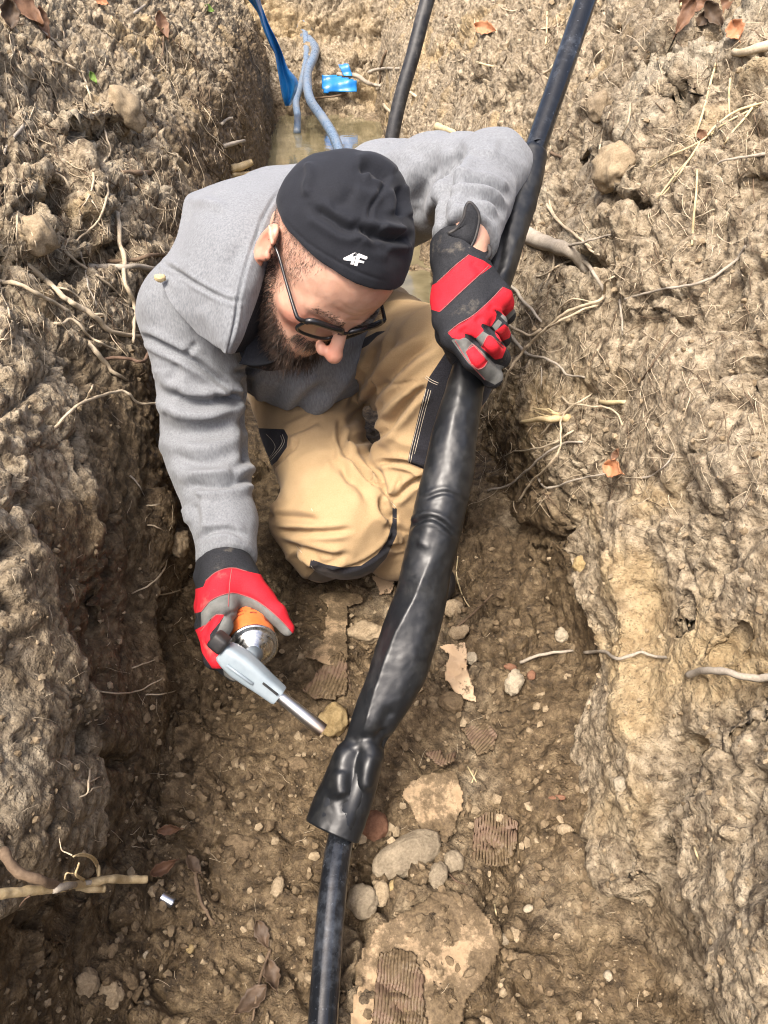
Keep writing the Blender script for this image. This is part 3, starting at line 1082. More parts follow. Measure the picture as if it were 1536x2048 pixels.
# ------------------------------------------------------------------ person: the body, one continuous mesh
def body():
    g = Sdf(axis([(-.50, -.125, .014), (-.125, .125, .0021), (.125, .5, .014)]),
            axis([(-.70, -.15, .014), (-.15, .15, .0021), (.15, .5, .014)]),
            axis([(-.62, -.155, .014), (-.155, .145, .0021), (.145, .4, .014)]))
    E = lambda c, r, k=.012, mode='add', R=np.eye(3): g.ell(c, r, R, k, mode)
    C = lambda a, b, r1, r2=None, k=.012, mode='add': g.cap(a, b, r1, r2, k, mode)
    Wc = lambda a, b, r1, r2, k=.03: g.cap(w2h(a), w2h(b), r1, r2, k)
    E((0, -.012, .032), (.0735, .092, .079))
    E((0, .042, .036), (.062, .050, .058), .03)
    E((0, .035, -.03), (.060, .058, .08), .03)
    for s in (-1, 1):
        E((s * .045, .055, -.024), (.022, .026, .019), .02)
        C((s * .054, -.002, -.07), (s * .015, .068, -.103), .021, .022, .03)
    E((0, .074, -.1), (.023, .019, .021), .02)
    E((0, .068, -.07), (.034, .028, .034), .02)
    for s in (-1, 1):
        E((s * .031, .099, -.006), (.021, .014, .012), .014, 'sub')
        C((s * .046, .071, .011), (s * .014, .090, .012), .0075, .0085, .014)
        E((s * .031, .078, -.007), (.0135, .0115, .0105), .004)
        C((s * .042, .082, -.0125), (s * .021, .088, -.0135), .002, .002, .003)
    C((0, .087, .008), (0, .121, -.030), .0075, .0098, .012)
    E((0, .1225, -.0345), (.0100, .0108, .0094), .008)
    for s in (-1, 1):
        E((s * .0135, .1090, -.0385), (.0070, .0105, .0072), .007)
        E((s * .0075, .112, -.0465), (.0042, .006, .004), .003, 'sub')
    C((-.02, .088, -.066), (.02, .088, -.066), .006, .006, .008)
    C((-.018, .088, -.078), (.018, .088, -.078), .007, .007, .008)
    for s in (-1, 1):
        tl = math.radians(14)
        Re = np.array([[1, 0, 0], [0, math.cos(tl), -math.sin(tl)], [0, math.sin(tl), math.cos(tl)]])
        Rz = np.array([[math.cos(.3 * s), math.sin(.3 * s), 0], [-math.sin(.3 * s), math.cos(.3 * s), 0], [0, 0, 1]])
        Re = Rz @ Re
        E((s * .081, -.016, -.006), (.0070, .0165, .029), .006, 'add', Re)
        E((s * .0875, -.012, -.004), (.0050, .0105, .0185), .004, 'sub', Re)
        C((s * .087, -.004, .012), (s * .086, -.024, .014), .003, .003, .003)
        C((s * .084, .002, -.008), (s * .083, .001, -.016), .0045, .004, .004)
        E((s * .079, -.006, -.036), (.006, .009, .011), .006)
    # neck, trunk and limbs carry on in the same surface, mostly under the clothes
    C((0, -.035, -.05), w2h(neck), .055, .062, .02)
    Wc(neck, (np.array(shA) + shB) / 2, .07, .08)
    Wc(shA, shB, .052, .052); Wc((np.array(shA) + shB) / 2, (-.15, 1.30, .42), .11, .10); Wc((-.15, 1.3, .42), (-.13, 1.44, .27), .10, .10)
    Wc(shA, elA, .046, .036); Wc(elA, wrA, .036, .026); Wc(shB, elB, .046, .036); Wc(elB, wrB, .036, .026)
    Wc(wrB, P(928, 560, .985), .027, .03); Wc(wrA, P(455, 1165, 1.075), .026, .028)
    Wc(hipA, knA, .075, .052); Wc(knA, anA, .052, .036); Wc(hipB, knB, .075, .052); Wc(knB, anB, .05, .036)
    V, F = g.mesh()
    V = smooth_mesh(V, F, 2, .5)
    N = vnormals(V, F)
    lx, ly, lz = np.abs(V[:, 0]), V[:, 1], V[:, 2]
    hd = (np.abs(V) < .15).all(1)
    d = .0005 * fbm(V * 60, 2, 130)
    # frown and forehead lines
    for z0, a in ((.030, .0006), (.040, .0005), (.020, .0007)):
        zz = z0 + .002 * noise(V * 30, 131) + lx * .08
        d -= a * np.exp(-((lz - zz) / .0016) ** 2) * sstep(.045, .02, lx) * (ly > .05)
    V = V + N * (d * hd)[:, None]
    red = np.zeros(len(V))
    def spot(c, r, a):
        return a * np.exp(-(((V - np.array(c)) ** 2).sum(1)) / r ** 2)
    red += spot((0, .12, -.035), .026, .55) + spot((.083, -.015, -.01), .03, .6) + spot((-.083, -.015, -.01), .035, .85)
    red += spot((.047, .07, -.03), .03, .6) + spot((-.047, .07, -.03), .03, .6) + spot((.03, .085, -.01), .02, .4) + spot((-.03, .085, -.01), .02, .4)
    stub = sstep(.012, -.012, ly - .045 - .10 * (lz - .02)) * sstep(-.055, -.02, lz) * (lx > .045) * .55
    stub *= 1 - np.exp(-((lx - .086) / .012) ** 2) * ((ly < .006) & (lz < .03))
    Fm = F
    Vw = h2w(V)
    o = link_mesh('body', Vw, Fm, [SKIN], parent=person)
    attr(o, 'red', np.clip(red, 0, 1)); attr(o, 'stubble', np.clip(stub, 0, 1) * hd)
    return V, F, N
bV, bF, bN = body()

# ------------------------------------------------------------------ person: beard and brows
def strands(name, root, direc, length, width, mat, curl=.25, seg=3, bend=None):
    n = len(root)
    side = RNG.normal(size=(n, 3))
    side -= (side * direc).sum(1, keepdims=True) * direc
    side /= np.linalg.norm(side, axis=1, keepdims=True)
    s2 = np.cross(direc, side)
    V, F = [], []
    c = RNG.normal(size=(n, 3)) * curl
    for k in range(seg + 1):
        t = k / seg
        p = root + direc * (length * t)[:, None] + c * (length * t * t)[:, None]
        if bend is not None:
            p = p + bend * (length * t * t)[:, None]
        wd = width * (1 - .75 * t)
        for a in range(3):
            an = 2 * math.pi * a / 3
            V.append(p + (math.cos(an) * side + math.sin(an) * s2) * wd)
    V = np.stack(V, 1).reshape(-1, 3)
    base = np.arange(n)[:, None] * (3 * (seg + 1))
    Q = []
    for k in range(seg):
        for a in range(3):
            Q.append(np.stack([base[:, 0] + 3 * k + a, base[:, 0] + 3 * k + (a + 1) % 3, base[:, 0] + 3 * k + 3 + (a + 1) % 3, base[:, 0] + 3 * k + 3 + a], 1))
    return tag(link_mesh(name, V, np.concatenate(Q), [mat], parent=person), kind='stuff')
M = Mat('beard_hair')
n1 = M.noise(90, 2, .5)
BEARD = M.done(M.ramp(n1, [(.35, (.014, .009, .007)), (.55, (.055, .034, .023)), (.75, (.16, .10, .068))]), .5, Specular_IOR_Level=.4)

def sample_faces(V, F, mask_fn, n):
    c = V[F].mean(1)
    a = np.linalg.norm(np.cross(V[F[:, 2]] - V[F[:, 0]], V[F[:, 3]] - V[F[:, 1]]), axis=1)
    w = a * mask_fn(c)
    ix = RNG.choice(len(F), n, p=w / w.sum())
    u, v = RNG.random((2, n, 1))
    q = V[F[ix]]
    return (q[:, 0] * (1 - u) + q[:, 1] * u) * (1 - v) + (q[:, 3] * (1 - u) + q[:, 2] * u) * v, ix

def beard_mask(c):
    x, y, z = np.abs(c[:, 0]), c[:, 1], c[:, 2]
    top = np.where(y < .012, -.022, -.022 - .70 * (y - .012)) - .004 * noise(c * 60, 140)
    m = (y > -.014) & (z < top) & (z > -.128) & ~((x > .0735) & (y < .012) & (z > -.05))
    mous = (x < .034) & (y > .075) & (z < -.049) & (z > -.066)
    lips = (x < .014) & (y > .088) & (z > -.078) & (z < -.069)
    m = (m & ~((x < .022) & (z > -.052) & (y > .07))) | mous
    return (m & ~lips) * (.3 + .7 * sstep(0, .02, top - z) + mous * .6)
root, ix = sample_faces(bV, bF, beard_mask, 14500)
x, y, z = root.T
nn = bN[bF[ix, 0]]
dn = nn * .55 + np.stack([np.sign(x) * .1, .15 + .35 * sstep(.03, .08, y), -.55 - .3 * sstep(-.05, -.1, z)], 1)
mo = (np.abs(x) < .036) & (z > -.068) & (y > .072)
dn[mo] = nn[mo] * .5 + np.stack([np.sign(x[mo]) * .45, .1 + 0 * x[mo], -.6 + 0 * x[mo]], 1)
dn += RNG.normal(size=dn.shape) * .22
dn /= np.linalg.norm(dn, axis=1, keepdims=True)
ln = (.009 + .013 * sstep(-.03, -.10, z)) * (.6 + .7 * RNG.random(len(z)))
ln[mo] = .015 * (.6 + .6 * RNG.random(mo.sum()))
strands('beard', h2w(root), dn @ HR.T, ln * HS, .00033, BEARD, .28, 3)
def brow_mask(c):
    x, y, z = np.abs(c[:, 0]), c[:, 1], c[:, 2]
    return (y > .06) * np.exp(-((z - .0135 - .004 * np.sin((x - .012) / .04 * 3)) / .0035) ** 2) * (x > .011) * (x < .053) + 0
root, ix = sample_faces(bV, bF, brow_mask, 260)
dn = bN[bF[ix, 0]] * .35 + np.stack([np.sign(root[:, 0]) * .8, 0 * root[:, 0], .15 + 0 * root[:, 0]], 1) + RNG.normal(size=root.shape) * .15
dn /= np.linalg.norm(dn, axis=1, keepdims=True)
for sgn in (-1, 1):
    q = root[:, 0] * sgn > 0
    strands('eyebrow', h2w(root[q]), dn[q] @ HR.T, .008 * (.5 + RNG.random(q.sum())), .00026, BEARD, .1, 2)
def stub_mask(c):
    x, y, z = np.abs(c[:, 0]), c[:, 1], c[:, 2]
    return (x > .05) * sstep(.006, -.01, y - .045 - .1 * (z - .02)) * (z > -.04) * (z < .07) * (y > -.06) * ~((x > .08) & (y < .004) & (z < .03))
root, ix = sample_faces(bV, bF, stub_mask, 5200)
dn = bN[bF[ix, 0]] * .3 + np.array([0, .5, -.55]) + RNG.normal(size=root.shape) * .2
dn /= np.linalg.norm(dn, axis=1, keepdims=True)
strands('cropped_hair', h2w(root), dn @ HR.T, .0045 * (.5 + .8 * RNG.random(len(root))), .00017, BEARD, .1, 1)

# ------------------------------------------------------------------ person: cap
def cap():
    g = Sdf(axis([(-.125, .125, .0021)]), axis([(-.15, .13, .0021)]), axis([(-.03, .185, .0021)]))
    g.ell((0, -.008, .042), (.0835, .1005, .082), k=.0)
    g.ell((0, .035, .044), (.066, .066, .066), k=.02)
    g.ell((-.012, -.022, .086), (.062, .062, .032), k=.025)
    g.ell((-.032, -.046, .096), (.040, .040, .028), k=.012)
    g.ell((-.036, .006, .078), (.040, .052, .030), k=.015)
    V0 = (0, .062, .073)
    g.half((0, .064, .072), (0, .46, -1.0), .003)
    V, F = g.mesh()
    V = smooth_mesh(V, F, 2, .5)
    N = vnormals(V, F)
    V = V + N * (.0015 * fbm(V * 26, 2, 150))[:, None]
    Vw = h2w(V)
    Nw = N @ HR.T
    c1 = cr(480, 280, 2.477)
    L = [
        (c1([(340, 110), (350, 180), (335, 240), (345, 290)]), 10, .004),
        (c1([(590, 150), (640, 135), (700, 165), (735, 200)]), 9, -.005, .003),
        (c1([(745, 160), (700, 250), (650, 330), (635, 420)]), 4, -.0016, .0006),
        (c1([(360, 340), (440, 390), (520, 440), (590, 450)]), 9, -.004, .0025),
        (c1([(585, 425), (640, 460), (720, 485), (800, 490), (835, 480)]), 8, -.0065, .004),
        (c1([(690, 420), (760, 450), (800, 450)]), 12, .004),
        (c1([(780, 230), (800, 300), (790, 380)]), 9, -.005, .003),
        (c1([(700, 210), (690, 190), (640, 180)]), 7, -.003),
        (c1([(560, 260), (650, 280), (690, 260)]), 14, .003),
        (c1([(640, 470), (680, 520), (740, 530)]), 9, -.003, .0015),
        (c1([(450, 330), (520, 300), (560, 240)]), 14, -.0025),
        (c1([(200, 380), (330, 505), (480, 600), (600, 660), (720, 700)]), 3, -.0008),
    ]
    Vw = strokes(Vw, Nw, L, amp=1.7, wide=1.05)
    o = link_mesh('beanie', Vw, F, [CAPM], parent=person)
    return o, Vw, F
cap_o, capV, capF = cap()
CAPB = BVHTree.FromPolygons(capV.tolist(), capF.tolist())

def onto(bvh, px, py, off=.0005):
    loc, nor, i, d = bvh.ray_cast(CAMP, ray(px, py))
    if loc is None:
        loc, nor, i, d = bvh.find_nearest(Vector(P(px, py, 1.0)))
    return np.array(loc) + np.array(nor) * off * (1 if nor.dot(ray(px, py)) < 0 else -1)

def emblem():
    """the small white mark printed on the cap's band"""
    k = cr(520, 420, 4.8)
    polys = [k(p) for p in (
        [(802, 462), (905, 410), (925, 412), (918, 440), (838, 470), (886, 478), (896, 420), (924, 412), (897, 522), (868, 520), (876, 490), (806, 480)],
        [(930, 425), (950, 418), (1030, 448), (1026, 470), (1010, 474), (958, 456), (950, 480), (1000, 492), (994, 512), (944, 500), (932, 538), (902, 530)])]
    parts = []
    from mathutils.geometry import tessellate_polygon
    for p in polys:
        # refine the outline so that the mark follows the band's curve
        tri = tessellate_polygon([[Vector((a, -b, 0)) for a, b in p]])
        for t in tri:
            a, b, c = [np.array(p[i]) for i in t]
            n = 4
            ids, vs = {}, []
            for i in range(n + 1):
                for j in range(n + 1 - i):
                    q = a + (b - a) * i / n + (c - a) * j / n
                    ids[i, j] = len(vs)
                    vs.append(onto(CAPB, q[0], q[1], .0010))
            fs = []
            for i in range(n):
                for j in range(n - i):
                    fs.append((ids[i, j], ids[i + 1, j], ids[i, j + 1]))
                    if j < n - i - 1:
                        fs.append((ids[i + 1, j], ids[i + 1, j + 1], ids[i, j + 1]))
            parts.append((np.array(vs), [np.array(fs)]))
    V, F = merge(parts)
    M = Mat('white_print')
    o = link_mesh('logo', V, F, [M.done((.78, .78, .77), .6)], parent=cap_o)
emblem()

# ------------------------------------------------------------------ person: glasses
def glasses():
    M = Mat('glossy_black_frame')
    FR = M.done((.010, .010, .011), .22)
    L = Mat('tinted_lens')
    L.bsdf.inputs['Base Color'].default_value = (.10, .085, .07, 1)
    L.bsdf.inputs['Roughness'].default_value = .05
    L.bsdf.inputs['Alpha'].default_value = .55
    LENS = L.m
    root = bpy.data.objects.new('glasses', None)
    COL.objects.link(root); root.parent = person
    gc = h2w((0, .1, 0)); root.location = gc - np.array(person.location)
    fr = []
    for s in (-1, 1):
        th = np.linspace(0, 2 * np.pi, 49)
        ex = 4.0
        cx, cz = np.cos(th), np.sin(th)
        lx = s * .0345 + .0285 * np.sign(cx) * np.abs(cx) ** (2 / ex)
        lz = -.008 + .0185 * np.sign(cz) * np.abs(cz) ** (2 / ex) + .003 * (lx * s - .0345) / .03
        ly = .1045 - 3.2 * lx ** 2 - .10 * (lz < -2) + .10 * lz
        ring = np.stack([lx, ly, lz], 1)
        rw = .0023 + .0019 * (np.sin(th) > .2)
        Vr, Fr = tube(h2w(ring), rw * HS, 8, cap=False)
        fr.append((Vr, Fr))
        cV = np.concatenate([ring[:-1], ring[:-1].mean(0, keepdims=True)])
        n = len(cV) - 1
        tf = np.stack([np.arange(n), (np.arange(n) + 1) % n, np.full(n, n)], 1)
        link_mesh('lens', h2w(cV), [tf], [LENS], parent=root)
        # hinge and temple
        tp = np.array([[s * .064, .092, .004], [s * .073, .089, .004], [s * .0755, .080, .004], [s * .0775, .04, .0055], [s * .079, .008, .0075], [s * .080, -.012, .004], [s * .0785, -.02, -.004]])
        pth = spline(h2w(tp), 40)
        link_mesh('temple_arm', *tube(pth, np.interp(np.arange(40), [0, 8, 20, 39], [.0032, .0026, .002, .0024]), 8), [FR], parent=root)
    br = np.array([[-.0075, .1045, -.001], [0, .1065, .001], [.0075, .1045, -.001]])
    fr.append(tube(spline(h2w(br), 8), .0023, 8))
    V, F = merge(fr)
    link_mesh('frame', V, F, [FR], parent=root)
glasses()
# ------------------------------------------------------------------ person: hoodie
def rot_to(a, b):
    """3x3 whose z column runs from a to b"""
    z = np.asarray(b, float) - a
    z /= np.linalg.norm(z)
    x = np.cross(z, [0, 0, 1.]); x /= np.linalg.norm(x)
    return np.stack([x, np.cross(z, x), z], 1)

def fold_noise(V, a, b, freq, seed, amp):
    """soft cross folds running round a sleeve or leg from a to b"""
    ax = np.asarray(b) - a
    L = np.linalg.norm(ax); ax = ax / L
    t = (V - a) @ ax
    r = V - a - t[:, None] * ax
    d = np.linalg.norm(r, axis=1)
    q = np.stack([t * freq, r[:, 0] * 9, r[:, 1] * 5 + r[:, 2] * 9], 1)
    q[:, 0] += .6 * noise(V * 11, seed + 3)
    n = noise(q, seed)
    f = (1 - np.abs(n) * 2.2)
    w = sstep(-.06, .03, t) * sstep(L + .05, L - .03, t) * sstep(.16, .11, d)
    return amp * (f - .4) * w

def hoodie():
    g = Sdf(np.arange(-.50, .34, .0036), np.arange(.78, 1.68, .0036), np.arange(.16, .86, .0036))
    up = (np.array(shA) + shB) / 2
    g.cap(shA, shB, .080, .084, k=.0)
    g.ell(up + np.array([.0, .03, .02]), (.165, .13, .10), k=.05)
    g.cap(up + np.array([0, -.01, -.03]), (-.15, 1.25, .40), .135, .142, k=.05)
    g.cap((-.15, 1.25, .40), (-.13, 1.42, .30), .135, .15, k=.05)
    g.cap(shA, elA, .080, .066, k=.03)
    g.cap(elA, P(452, 1050, 1.125), .064, .050, k=.012)
    g.cap(P(452, 1050, 1.125), P(457, 1112, 1.10), .0475, .044, k=.012)
    g.cap(shB, (np.array(shB) + elB) / 2, .088, .074, k=.03)
    g.cap((np.array(shB) + elB) / 2, elB, .074, .056, k=.02)
    g.cap(elB, P(950, 410, 1.055), .056, .050, k=.014)
    g.cap(P(950, 410, 1.055), P(936, 478, 1.005), .049, .045, k=.01)
    g.cap(P(945, 430, 1.04), P(912, 478, 1.0), .040, .030, k=.012)
    g.half((-.14, 1.42, .235), (.05, -.12, -1), .02, (-.5, 1.0, .1), (.3, 1.7, .32))
    g.half(P(459, 1126, 1.094), P(459, 1128, 1.09) - P(455, 1085, 1.115), .004, P(459, 1126, 1.094) - .085, P(459, 1126, 1.094) + .085)
    g.half(P(938, 492, .997), P(932, 500, .985) - P(942, 440, 1.03), .004, P(938, 492, .997) - np.array([.08, .08, .07]), P(938, 492, .997) + np.array([.08, .05, .05]))
    V, F = g.mesh()
    V = smooth_mesh(V, F, 3, .5)
    N = vnormals(V, F)
    d = fold_noise(V, shA, elA, 9, 200, .0032) + fold_noise(V, elA, P(452, 1050, 1.125), 17, 204, .003) + fold_noise(V, P(800, 380, 1.3), elB, 15, 208, .005) + fold_noise(V, elB, P(950, 410, 1.055), 26, 212, .003)
    d += .006 * fbm(V * 7, 2, 215) + .0018 * fbm(V * 22, 2, 217)
    V = V + N * d[:, None]
    N = vnormals(V, F)
    c2 = cr(240, 240, 3.491)
    k2 = cr(0, 500, 3.072)
    c1 = cr(480, 280, 2.477)
    L = [
        # sleeve seam and folds of the arm that holds the torch
        (k2([(850, 530), (920, 545), (1050, 610), (1200, 690), (1330, 790), (1440, 890), (1490, 920)]), 6, -.006, .004),
        (k2([(1140, 650), (1170, 610), (1210, 570)]), 5, -.003, .001),
        (k2([(1050, 880), (1130, 930), (1250, 945), (1380, 930), (1480, 905)]), 9, -.011, .006),
        (k2([(1310, 890), (1370, 905), (1470, 895)]), 6, -.007, .003),
        (k2([(900, 640), (880, 800), (920, 900)]), 12, -.004, .003),
        (k2([(940, 790), (1000, 880), (1080, 920)]), 10, -.005, .003),
        (k2([(1060, 700), (1080, 740), (1040, 810)]), 10, -.003, .002),
        (k2([(1170, 1470), (1200, 1445), (1330, 1445), (1440, 1430), (1560, 1390)]), 8, -.009, .006),
        (k2([(1060, 1250), (1200, 1300), (1380, 1290), (1500, 1210)]), 12, -.006, .004),
        (k2([(1400, 1390), (1470, 1330), (1540, 1260)]), 10, -.006, .004),
        (k2([(980, 1060), (1120, 1130), (1300, 1110), (1500, 1000)]), 14, -.004, .003),
        (k2([(1190, 1560), (1210, 1640), (1200, 1700)]), 8, -.003, .004),
        (k2([(1230, 1780), (1290, 1735), (1400, 1720), (1500, 1760)]), 5, -.004, .003),
        (k2([(1490, 1000), (1500, 1200), (1530, 1300)]), 9, -.005, .004),
        # chest and belly
        (c2([(790, 1760), (900, 1740), (1000, 1690), (1100, 1640)]), 5, -.004, .003),
        ([(490, 755), (500, 800), (498, 850)], 10, -.010, .004),
        ([(650, 770), (610, 800), (585, 830)], 10, -.006, .004),
        ([(560, 740), (555, 780), (530, 820)], 16, -.004, .003),
        ([(700, 740), (660, 790), (600, 830)], 12, .004),
        ([(735, 690), (690, 760), (640, 810), (560, 850)], 8, .003),
        # the arm on the pipe
        (c1([(1100, 60), (1060, 150), (1030, 260), (1000, 350), (990, 420)]), 9, -.010, .006),
        (c1([(960, 130), (900, 220), (860, 330)]), 14, -.005, .004),
        (c1([(1040, 90), (940, 200), (890, 330), (880, 400)]), 14, -.004, .003),
        (c1([(1050, 260), (1130, 225), (1230, 235), (1310, 280)]), 7, -.007, .005),
        (c1([(1030, 320), (1110, 290), (1220, 300), (1290, 360)]), 6, -.005, .004),
        (c1([(1000, 400), (1080, 330), (1180, 330), (1260, 400)]), 5, -.004, .003),
        (c1([(600, 110), (760, 80), (900, 30), (1000, 0)]), 12, .003),
        (c1([(1110, 60), (1200, 20), (1290, 40)]), 14, .004),
    ]
    V = strokes(V, N, L, amp=1.5, wide=1.15)
    o = link_mesh('hoodie', V, F, [HOODIE], parent=person)
    return o
hood_o = hoodie()

def hood():
    rows = [  # inside, rim, crest, outer edge for each station from behind the cap round to the throat
        [(760, 360, 1.30), (745, 340, 1.255), (775, 318, 1.285), (810, 335, 1.36)],
        [(660, 410, 1.24), (640, 350, 1.19), (610, 330, 1.22), (610, 345, 1.34)],
        [(612, 425, 1.19), (584, 383, 1.07), (510, 348, 1.12), (470, 362, 1.27)],
        [(590, 470, 1.17), (552, 425, 1.02), (445, 378, 1.05), (385, 388, 1.17)],
        [(575, 520, 1.15), (532, 488, .99), (420, 440, 1.005), (362, 440, 1.12)],
        [(560, 570, 1.14), (512, 558, .975), (405, 510, .99), (335, 505, 1.085)],
        [(548, 620, 1.13), (492, 620, .975), (405, 570, .985), (318, 535, 1.06)],
        [(535, 660, 1.12), (476, 672, .975), (415, 635, .99), (340, 605, 1.03)],
        [(525, 690, 1.10), (459, 708, .99), (435, 695, 1.0), (395, 670, 1.02)],
    ]
    R = np.array([[P(*p) for p in r] for r in rows])
    n, m = 130, 90
    A = np.stack([spline_u(R[:, k], n) for k in range(4)], 1)
    V = np.stack([spline_u(A[i], m) for i in range(n)])
    F = grid_faces(n, m)
    V = V.reshape(-1, 3)
    N = vnormals(V, F)
    if facing(V, N)[n * m // 2 + m // 2] < 0:
        F = F[:, ::-1]; N = -N
    V = V + N * (.004 * fbm(V * 10, 2, 230))[:, None]
    c2 = cr(240, 240, 3.491)
    L = [
        (c2([(280, 985), (400, 1060), (560, 1160), (740, 1250), (850, 1265)]), 4, -.0045, .002),
        (c2([(480, 560), (620, 575), (750, 620)]), 9, .005, -.001),
        (c2([(850, 850), (800, 960), (760, 1080), (745, 1240)]), 14, -.005, .002),
        (c2([(1160, 470), (1080, 540), (1020, 640), (985, 720), (930, 870), (870, 1050), (825, 1250), (800, 1420), (740, 1660)]), 3, -.0035, .0015),
        (c2([(1010, 660), (960, 710)]), 3, -.002),
        (c2([(330, 1080), (420, 1080), (480, 1160)]), 10, -.003, .002),
        (c2([(560, 1300), (640, 1420), (720, 1600)]), 14, .004),
    ]
    V = strokes(V, N, L)
    col = np.tile(np.arange(m - 1), n - 1)
    mi = (col < 24).astype(int)
    o = link_mesh('hood', V, F, [HOODIE, LINING], parent=hood_o, mi=mi)
    s = o.modifiers.new('thickness', 'SOLIDIFY'); s.thickness = .004; s.offset = -1
    rim = V.reshape(n, m, 3)[:, 30]
hood()

def neckwear():
    g = Sdf(np.arange(-.32, .06, .004), np.arange(.98, 1.4, .004), np.arange(.40, .72, .004))
    a, b = h2w((0, -.02, -.085)), neck + np.array([.0, .0, -.03])
    g.cap(a, b, .058, .08, k=0)
    g.cap(P(520, 690, 1.10), P(560, 700, 1.12), .035, .03, k=.03)
    V, F = g.mesh()
    V = smooth_mesh(V, F, 2)
    N = vnormals(V, F)
    V = V + N * (.006 * fbm(V * 22, 2, 240))[:, None]
    link_mesh('neck_warmer', V, F, [LINING], parent=person)
    # dark inner collar of the hoodie's throat, with its stitched hem
    rows = [[(512, 600, 1.06), (492, 690, 1.03), (478, 728, 1.03)], [(530, 650, 1.07), (520, 705, 1.05), (512, 733, 1.035)],
            [(550, 680, 1.085), (545, 712, 1.075), (542, 728, 1.06)], [(575, 690, 1.11), (568, 712, 1.10), (565, 716, 1.085)], [(600, 690, 1.14), (592, 702, 1.13), (588, 700, 1.12)]]
    R = np.array([[P(*p) for p in r] for r in rows])
    n, m = 40, 24
    A = np.stack([spline(R[:, k], n) for k in range(3)], 1)
    V = np.stack([spline(A[i], m) for i in range(n)]).reshape(-1, 3)
    F = grid_faces(n, m)
    o = link_mesh('collar', V, F, [LINING], parent=hood_o)
    s = o.modifiers.new('thickness', 'SOLIDIFY'); s.thickness = .003
neckwear()

